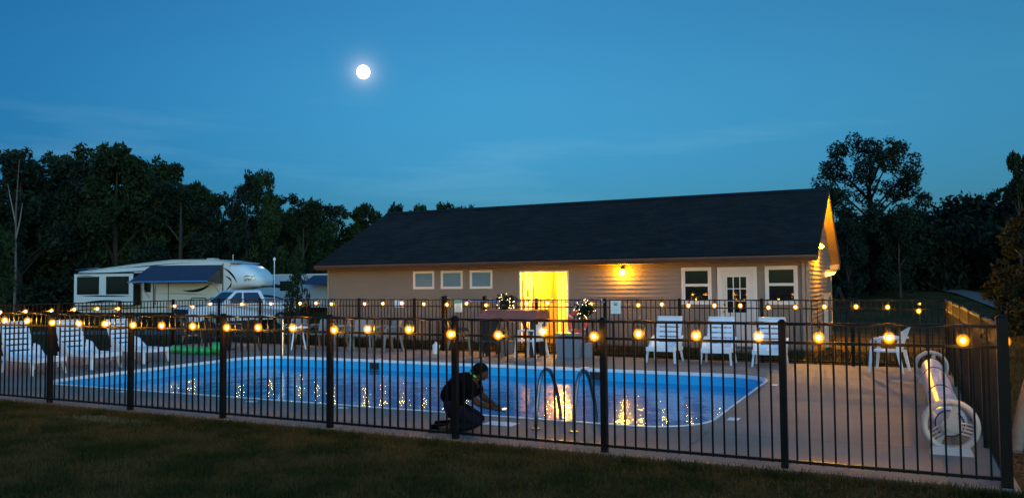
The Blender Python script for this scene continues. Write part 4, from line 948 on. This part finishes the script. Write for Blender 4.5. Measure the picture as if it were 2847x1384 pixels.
rv2 = thing('camping_trailer', 'second pale camper with dark swoosh stripes half hidden behind the spruce', 'camper', (-45.0,37.0,-.45), .05)
part('body', MB().prism([(0,.7),(12.5,.7),(12.5,3.0),(8,3.02),(.6,3.05),(0,2.7)], 'y', 0, 2.5), rv_gray, rv2)
part('roof_edge', MB().box(.3,12.5,-.03,2.53,3.03,3.10), rv_white, rv2)
for p_ in (((.4,2.3),(2.6,2.75),(4.2,1.95),-.55),((.2,1.4),(2,1.9),(3.8,1.2),-.3)): swoosh(*p_, m_=rv_dark, par=rv2)
part('window', MB().box(3.2,4.3,-.02,-.002,1.9,2.6), glass_dark, rv2); part('window', MB().box(8.6,8.95,-.02,-.002,1.6,2.3), rv_white, rv2)
part('awning', MB().slab([(6.2,-.02,2.98),(9.6,-.02,2.98),(9.6,-1.5,2.35),(6.2,-1.5,2.35)], .015), awning_m, rv2)
an = thing('flag_pole', 'thin pale pole standing between the two campers', 'pole', (-38.9,33.4,-.45)); part('shaft', MB().tube([(0,0,0),(0,0,4.0)], [.04,.03], 8), white_resin, an); part('finial', MB().ball((0,0,4.05), .09, 10, 6, (1,1,1.5)), white_resin, an)

tk = thing('pickup_truck', 'white crew cab pickup parked facing left in front of the camper', 'pickup truck', (-31.95,23.2,-.36), math.atan2(-.93,-.35))
sideb = [(2.95,.45),(2.98,.95),(2.85,1.12),(1.40,1.24),(-.95,1.26),(-.98,1.30),(-2.95,1.30),(-2.95,.55)]
def arch(cx_): return [(cx_+.46*math.cos(math.pi*k/10), .42+.50*math.sin(math.pi*k/10)) for k in range(11)]
low = [(-2.95,.5)]+[p for p in arch(-1.85)[::-1]]+[p for p in arch(1.85)[::-1]]+[(2.95,.45)]
outline = [(2.95,.45),(3.0,.95),(2.86,1.13),(1.40,1.25),(-2.95,1.28),(-2.98,.5)]+[p for p in arch(-1.85)[::-1]]+[p for p in arch(1.85)[::-1]]
tb_ = bpy.data.meshes.new('body'); bm = bmesh.new()
vsA = [bm.verts.new((x,-1.0,z)) for x, z in outline]; vsB = [bm.verts.new((x,1.0,z)) for x, z in outline]
fa = bm.faces.new(vsA); fb_ = bm.faces.new(vsB[::-1]); N_ = len(outline)
for i in range(N_): bm.faces.new((vsA[i], vsB[i], vsB[(i+1) % N_], vsA[(i+1) % N_]))
bmesh.ops.triangulate(bm, faces=[fa, fb_]); bmesh.ops.recalc_face_normals(bm, faces=bm.faces); bm.to_mesh(tb_); bm.free(); tb_.materials.append(truck_w)
body = link('body', tb_, tk, False)
cabm = MB().hexa([(1.35,-.96,1.24),(1.35,.96,1.24),(-1.10,.96,1.25),(-1.10,-.96,1.25),(.55,-.76,1.90),(.55,.76,1.90),(-.85,.76,1.90),(-.85,-.76,1.90)])
part('cab', cabm, truck_w, tk)
part('roof', MB().hexa([(.62,-.77,1.901),(.62,.77,1.901),(-.90,.77,1.901),(-.90,-.77,1.901),(.45,-.66,1.96),(.45,.66,1.96),(-.78,.66,1.96),(-.78,-.66,1.96)]), truck_w, tk)
def lerp3(a, b_, t): return Vector(a).lerp(Vector(b_), t)
def face_pane(name, A_, B_, C_, D_, o, mtl=glass_dark, u0=.06, u1=.94, v0=.1, v1=.92):
    A_,B_,C_,D_ = map(Vector, (A_,B_,C_,D_)); nrm_ = (B_-A_).cross(D_-A_).normalized()*o
    def P(u, v): return A_.lerp(B_, u).lerp(D_.lerp(C_, u), v)+nrm_
    q = [P(u0,v0),P(u1,v0),P(u1,v1),P(u0,v1)]; return part(name, MB().slab(q, .006 if o > 0 else -.006), mtl, tk)
face_pane('windscreen', (1.35,.96,1.24),(1.35,-.96,1.24),(.55,-.76,1.90),(.55,.76,1.90), -.008)
gl2 = mat('tinted_window', (.012,.02,.04), .06, spec=.7)
for s_ in (1, -1):
    for xa, xb, ta, tb2 in ((1.12,.28,.47,.20),(.16,-.86,.12,-.66)):
        q = [V(xa,s_*.955,1.29),V(xb,s_*.955,1.29),V(tb2,s_*.785,1.84),V(ta,s_*.785,1.84)]
        q = [p+V(0,s_*.018,0) for p in q]; part('side_window', MB().slab(q if s_ < 0 else q, .004), gl2, tk)
    part('mirror', MB().box(1.0,1.14,s_*1.0,s_*1.22,1.22,1.46) if s_ > 0 else MB().box(1.0,1.14,-1.22,-1.0,1.22,1.46), truck_w, tk)
    for x in (.30, -.92): part('door_handle', MB().box(x,x+.16,s_*1.0,s_*1.02,1.08,1.11) if s_ > 0 else MB().box(x,x+.16,-1.02,-1.0,1.08,1.11), black_res, tk)
    for x in (1.85, -1.85):
        y0 = s_*.80; w_ = part('wheel', MB().tube([(x,y0,.40),(x,y0+s_*.22,.40)], .40, 22), tyre_m, tk); link('rim', MB().tube([(x,y0+s_*.19,.40),(x,y0+s_*.228,.40)], .24, 16).mesh('rim', metal), w_, False)
    part('headlight', MB().box(2.9,3.005,s_*.62,s_*.95,.82,1.04) if s_ > 0 else MB().box(2.9,3.005,-.95,-.62,.82,1.04), chrome, tk)
part('grille', MB().box(2.95,3.012,-.60,.60,.70,1.05), black_res, tk); part('bumper', MB().box(2.9,3.14,-.98,.98,.42,.66), chrome, tk); part('rear_bumper', MB().box(-3.15,-2.96,-.95,.95,.45,.62), chrome, tk)

# ------------------------------------------------------------------ trees
def tree_mesh(kind, seed):
    """unit-ish broadleaf tree, height 10: returns trunk mesh builder data and crown mesh"""
    rs = random.Random(seed); tr = MB(); H = 10.0
    if kind == 'forest':
        nC = 34; cs_ = []; rr_ = []
        for k in range(nC):
            z = rs.uniform(1.2, 9.2); w_ = 2.7*math.sin(math.pi*min(1, (z+1.6)/11.8))**.6*(1 if z < 7.5 else .72)
            a = rs.uniform(0, 2*math.pi); q = rs.uniform(.25,1)**.5*w_
            r_ = rs.uniform(.65, 1.15)*(1 if z < 7.5 else .72); z = min(z, 9.75-r_)
            cs_.append((q*math.cos(a), q*math.sin(a), z)); rr_.append(r_)
        for k in range(5): a = rs.uniform(0, 6.3); q = rs.uniform(0,1.5); cs_.append((q*math.cos(a), q*math.sin(a), 9.9-rs.uniform(.45,.9))); rr_.append(rs.uniform(.35,.6))
        cnt, size = 10500, .135
    elif kind == 'oak':
        cs_, rr_ = [], []
        for k in range(74):
            z = rs.uniform(3.2, 9.2); w_ = 3.0*math.sin(math.pi*max(.08, min(1, (z-1.2)/9.6)))**.65
            a = rs.uniform(0, 2*math.pi); q = rs.uniform(.35,1)**.45*w_; cs_.append((q*math.cos(a), q*math.sin(a), z)); rr_.append(rs.uniform(.42,.80))
        cs_ += [(-.9,0,9.4),(-1.5,.2,8.9),(.2,0,8.9),(-.3,.3,9.1)]; rr_ += [.55,.45,.6,.5]
        cnt, size = 22000, .085
    elif kind == 'thin':
        cs_, rr_ = [], []
        for k in range(16): z = 4.8+5*rs.random()**.8; a = rs.uniform(0, 6.3); q = rs.uniform(.1,1.5); cs_.append((q*math.cos(a), q*math.sin(a), min(z,9.6))); rr_.append(rs.uniform(.35,.75))
        cnt, size = 2600, .17
    elif kind == 'spruce':
        cs_, rr_ = [], []
        for k in range(40): z = rs.uniform(.6, 9.6); w_ = 2.4*(1-z/10.4)+.15; a = rs.uniform(0, 6.3); cs_.append((w_*math.cos(a)*.7, w_*math.sin(a)*.7, z)); rr_.append(.35+w_*.35)
        cnt, size = 5200, .15
    me = leaf_cloud(cs_, rr_, cnt, size, seed)
    tr.tube([(0,0,-.3),(.05,.02,2.5),(.0,.1,5.0),(.05,0,8.2)], [.24,.19,.13,.04], 8)
    for c, r_ in sorted(zip(cs_, rr_), key=lambda q: -q[1])[:(26 if kind == 'oak' else 12)]:
        c = Vector(c); z0 = max(1.5, c.z-1.3-.35*math.hypot(c.x, c.y)); st = V(0,.05,min(z0,7.8)); m_ = st.lerp(c, .5)+V(0,0,.18)
        tr.tube([st, m_, c], [.075,.05,.018], 5)
    return tr, me
protos = {}
def get_proto(kind, seed, leafm, barkm=bark):
    k = (kind, seed, leafm.name, barkm.name)
    if k not in protos:
        tr, me = tree_mesh(kind, seed); me.materials.append(leafm); protos[k] = (tr.mesh('trunk', barkm, True), me)
    return protos[k]
def tree(label, x, y, top, wid=1.0, kind='forest', seed=1, leafm=leaf_a, rz=0, barkm=bark, group=None, ground=None, name='broadleaf_tree', cat='tree'):
    z0 = gz(x, y) if ground is None else ground
    t = thing(name, label, cat, (x, y, z0), rz, group); s_ = (top-z0)/10.0
    tm, cm = get_proto(kind, seed, leafm, barkm)
    for nm, me in (('trunk', tm), ('crown', cm)):
        o = link(nm, me, t, False); o.scale = (s_*wid, s_*wid, s_)
    return t
crowns = [(-71.5,35.2,14.6,1.0),(-66.2,33.4,13.2,1.0),(-73.9,39.6,12.4,.9),(-69.8,38.3,14.3,.8),(-66.0,37.9,13.6,.9),(-66.3,40.0,15.2,.9),(-62.7,39.6,14.8,.85),(-64.8,44.1,13.6,.75),(-62.1,43.2,14.0,.8),(-62.6,45.1,14.0,.7),(-57.5,42.1,11.1,1.1),(-62.4,48.6,12.3,.7),(-60.3,49.6,11.3,.9),(-53.7,46.1,12.4,.62),(-52.4,46.7,12.6,.55),(-56.7,53.6,11.2,1.0),(-58.8,58.1,10.3,1.1),(-53.9,55.0,10.9,.8),(-51.3,50.7,10.1,.8),(-57.3,62.2,11.1,.9),(-56.4,64.8,10.6,.9),(-54.9,65.6,11.3,.8),(-53.3,68.6,11.6,.85),(-52.4,72.4,11.6,.7),(-49.5,73.8,11.9,.7),(-47.7,74.7,11.4,.8)]
ordn = ['first','second','third','fourth','fifth','sixth','seventh','eighth','ninth','tenth','eleventh','twelfth','thirteenth','fourteenth','fifteenth','sixteenth','seventeenth','eighteenth','nineteenth','twentieth','twenty-first','twenty-second','twenty-third','twenty-fourth','twenty-fifth','twenty-sixth']
rs = random.Random(12)
for i, (x, y, top, w_) in enumerate(crowns):
    lm = (leaf_a, leaf_c, leaf_b)[i % 3]; where = 'tall' if top > 13 else ('slender' if w_ < .7 else 'lower')
    tree(f'{where} dark tree on the wood edge, {ordn[i]} treetop from the left', x, y, top, w_, 'forest', 1+i % 5, lm, rs.uniform(0,6.28), group='trees along the wood edge behind the campers')
# the mass of wood behind and below those crowns
def wood(name, label, spots, seed, size=.27, per=520, lm=leaf_a, rad=(1.3,2.1)):
    rs_ = random.Random(seed); cs_, rr_ = [], []
    for x, y, h in spots:
        for k in range(int(h/1.2)+2):
            cs_.append((x+rs_.uniform(-1.8,1.8), y+rs_.uniform(-1.5,1.5), gz(x,y)+.4+(h-1.4)*rs_.random())); rr_.append(rs_.uniform(*rad))
    me = leaf_cloud(cs_, rr_, int(per*len(spots)), size, seed); me.name = name; me.materials.append(lm)
    o = link(name, me); o['kind'] = 'stuff'; o['label'] = label; return o
spots = []
for i in range(60):
    t = i/59; spots.append((-86+44*t+rs.uniform(-2,2), 33+50*t+rs.uniform(-2,2), 9.4-1.4*t+rs.uniform(-1,.4)))
for i in range(34):
    t = i/33; spots.append((-76+32*t+rs.uniform(-2,2), 27+42*t+rs.uniform(-1.5,1.5), 6.2+rs.uniform(-2,1)))
wood('woodland', 'dark mass of woodland filling the left background', spots, 3, .22, 1500)
spots = [(-40+40*i/30+rs.uniform(-1,1), 76-10*i/30+rs.uniform(-2,2), 6.5+rs.uniform(-1,.6)) for i in range(31)]
wood('woodland_behind_building', 'low wood line behind the pool house', spots, 4, .22, 800)
spots = [(-9+24*i/34+rs.uniform(-.8,.8), 57-10*i/34+rs.uniform(-2,2), 5.2+2.9*max(0,(i-12)/22)+rs.uniform(-.4,.3)) for i in range(35)]+[(-6+20*i/24, 48-7*i/24+rs.uniform(-1,1), 4.6+rs.uniform(-.8,.5)) for i in range(25)]
wood('woodland_right', 'dark wood rising to the right beyond the road', spots, 5, .17, 1900, leaf_c, (1.0,1.6))
for x, y, top, w_, sd_, l_ in ((-3.4,38.6,5.3,.9,2,'low dark bushy tree close behind the gable, under the large open tree'),(-.9,39.5,5.0,.9,5,'low dark bushy tree right of the large open tree')):
    tree(l_, x, y, top, w_, 'forest', sd_, leaf_c, 2.1)
tree('large open crowned tree standing right of the gable end against the sky', -2.3, 41.2, 10.25, 1.02, 'oak', 21, leaf_c, .4, mat('dark_bark', (.006,.0055,.005), .95, spec=.1))
for x, y, top, w_, sd_, l_ in ((4.6,39.2,8.1,.5,2,'dark tree at the upper right edge of the frame'),(6.9,41.5,9.2,.8,3,'dark tree cut by the right edge above the wood')):
    tree(l_, x, y, top, w_, 'thin' if w_ < .6 else 'forest', sd_, leaf_a, 1.1)
for i, (x, y, top) in enumerate(((1.3,59.6,6.9),(2.5,58.2,7.4),(3.6,55.2,7.7),(5.0,54.8,7.9),(6.4,50.9,8.8))):
    tree(f'dark tree in the right wood, {ordn[i]} from the large open tree', x, y, top, .8, 'forest', 1+(i+2) % 5, (leaf_c, leaf_b)[i % 2], i*1.3, group='trees in the right wood')
tree('small leafy tree warmly lit at the right edge beyond the side fence', 2.55, 18.2, 4.0, 1.0, 'forest', 4, leaf_w, 2.2, bark_pale)
yt = thing('broadleaf_tree', 'young tree with pale leaning trunk just outside the fence corner', 'tree', (.27,2.0,-.06))
part('trunk', MB().tube([(0,0,0),(.10,.02,.55),(.24,.03,1.1),(.75,.1,2.2),(1.7,.2,3.3),(2.6,.2,4.6)], [.07,.055,.05,.045,.035,.02], 10), bark_pale, yt, True)
me_ = leaf_cloud([(2.6,.2,3.6),(2.9,.3,4.4),(2.5,.1,5.0),(3.2,.2,3.9)], [.5,.6,.5,.45], 1800, .05, 31); me_.materials.append(leaf_w); link('crown', me_, yt, False)
tree('dark upright shrub tree between the two campers', -25.25, 20.0, 4.15, .62, 'spruce', 7, leaf_b, 0, name='evergreen_tree')
tree('dim leafy bush tree at the left edge of the frame', -32.5, 10.6, 5.6, .7, 'forest', 3, leaf_b, 3.0)
snag_m = mat('weathered_bark', (.07,.06,.05), .9)
snag = thing('dead_tree', 'thin pale leafless trunk standing before the left wood', 'tree', (-62.6,30.7,-.6))
part('trunk', MB().tube([(0,0,0),(.1,0,4),(0,0,8.5),(.3,0,12.4)], [.11,.09,.06,.02], 8), snag_m, snag, True)
part('branch', MB().tube([(0,0,7.4),(-.7,0,9.4),(-1.1,0,10.6)], [.06,.04,.015], 6), bark_pale, snag); part('branch', MB().tube([(.05,0,6.3),(.5,0,7.6),(.8,0,9.0)], [.07,.05,.02], 6), bark_pale, snag)
for i, (x, y) in enumerate(((-.2,27.5),(4.9,38.5))):
    t = thing('path_light', ('small yellow path light low on the grass right of the gable' if i == 0 else 'amber porch light glimpsed through trees at the right edge'), 'lamp', (x,y,gz(x,y)))
    h_ = .75 if i == 0 else 1.85
    part('stake', MB().tube([(0,0,0),(0,0,h_)], .02, 6), black_res, t); part('lens', MB().ball((0,0,h_+.06), .05 if i == 0 else .1, 10, 6), path_hot, t, True)

# ------------------------------------------------------------------ grass, mulch
def blades(name, label, n_, region, hmin, hmax, m_, seed, wid=.006, dens=None):
    r = np.random.RandomState(seed); x = r.uniform(region[0], region[1], n_); y = r.uniform(region[2], region[3], n_)
    if dens is not None: k = dens(x, y, r); x, y = x[k], y[k]
    n_ = len(x); z = np.array([gz(a, b_) for a, b_ in zip(x, y)])-.012
    a = r.uniform(0, 6.283, n_); h = r.uniform(hmin, hmax, n_); lx, ly = r.normal(0, .45, n_)*h, r.normal(0, .45, n_)*h; w_ = wid*r.uniform(.6,1.4,n_)
    v = np.stack([np.stack([x-w_*np.cos(a), y-w_*np.sin(a), z], 1), np.stack([x+w_*np.cos(a), y+w_*np.sin(a), z], 1), np.stack([x+lx, y+ly, z+h], 1)], 1).reshape(-1,3)
    me = bpy.data.meshes.new(name); me.vertices.add(n_*3); me.vertices.foreach_set('co', v.astype(np.float32).ravel()); me.loops.add(n_*3); me.loops.foreach_set('vertex_index', np.arange(n_*3, dtype=np.int32))
    me.polygons.add(n_); me.polygons.foreach_set('loop_start', np.arange(0, n_*3, 3, dtype=np.int32)); me.polygons.foreach_set('loop_total', np.full(n_, 3, dtype=np.int32)); me.update(); me.materials.append(m_)
    o = link(name, me); o['kind'] = 'stuff'; o['label'] = label; return o
def inview(x, y, r):    # thin out to what stands before the camera
    dx, dy = x-CAM.x, y-CAM.y; dep = dx*math.sin(YAW)+dy*math.cos(YAW); lat = dx*math.cos(YAW)-dy*math.sin(YAW)
    return (dep > 2.5) & (np.abs(lat) < dep*.72+.5) & (r.uniform(0,1,len(x)) < np.clip(9/np.maximum(dep,1), .25, 1))
blades('grass', 'dark patchy lawn grass in front of the near fence', 420000, (-16,2.5,-6.5,-.12), .025, .07, blade_m, 11, dens=inview)
blades('grass_edge', 'grass growing along the foot of the near fence and deck edge', 26000, (-18,.5,-.26,-.09), .05, .12, blade_m, 12)
blades('grass_far', 'grass between the far fence and the building', 26000, (-20,6,10.6,13.2), .05, .13, blade_m, 13, .01, dens=lambda x, y, r: y > fy(x)+.2)
blades('grass_side', 'grass beyond the right side fence', 24000, (.3,6,3,20), .05, .12, blade_m, 14, .01)
blades('dry_grass', 'pale dead grass clippings on the lawn by the near fence', 1500, (-11.6,-9.9,-.72,-.40), .03, .07, dry_m, 15, .006, dens=lambda x, y, r: r.uniform(0,1,len(x)) < np.exp(-((x+10.8)/.6)**2))
mu = MB(); rs = random.Random(5)
for k in range(2600):
    x, y = .75+rs.gauss(0,.42), 1.6+rs.gauss(0,1.1)
    if x < .14: continue
    a = rs.uniform(0, 6.3); L_ = rs.uniform(.015,.045); z = gz(x, y)+rs.uniform(.0,.045); dx, dy = L_*math.cos(a), L_*math.sin(a)
    mu.add([(x-dx,y-dy,z),(x+dy*.3,y-dx*.3,z+.01),(x+dx,y+dy,z+rs.uniform(0,.02)),(x-dy*.3,y+dx*.3,z+.008)], [(0,1,2,3)])
mo_ = mu.build('bark_mulch', mulch_m); mo_['kind'] = 'stuff'; mo_['label'] = 'reddish bark mulch round the young tree outside the fence corner'
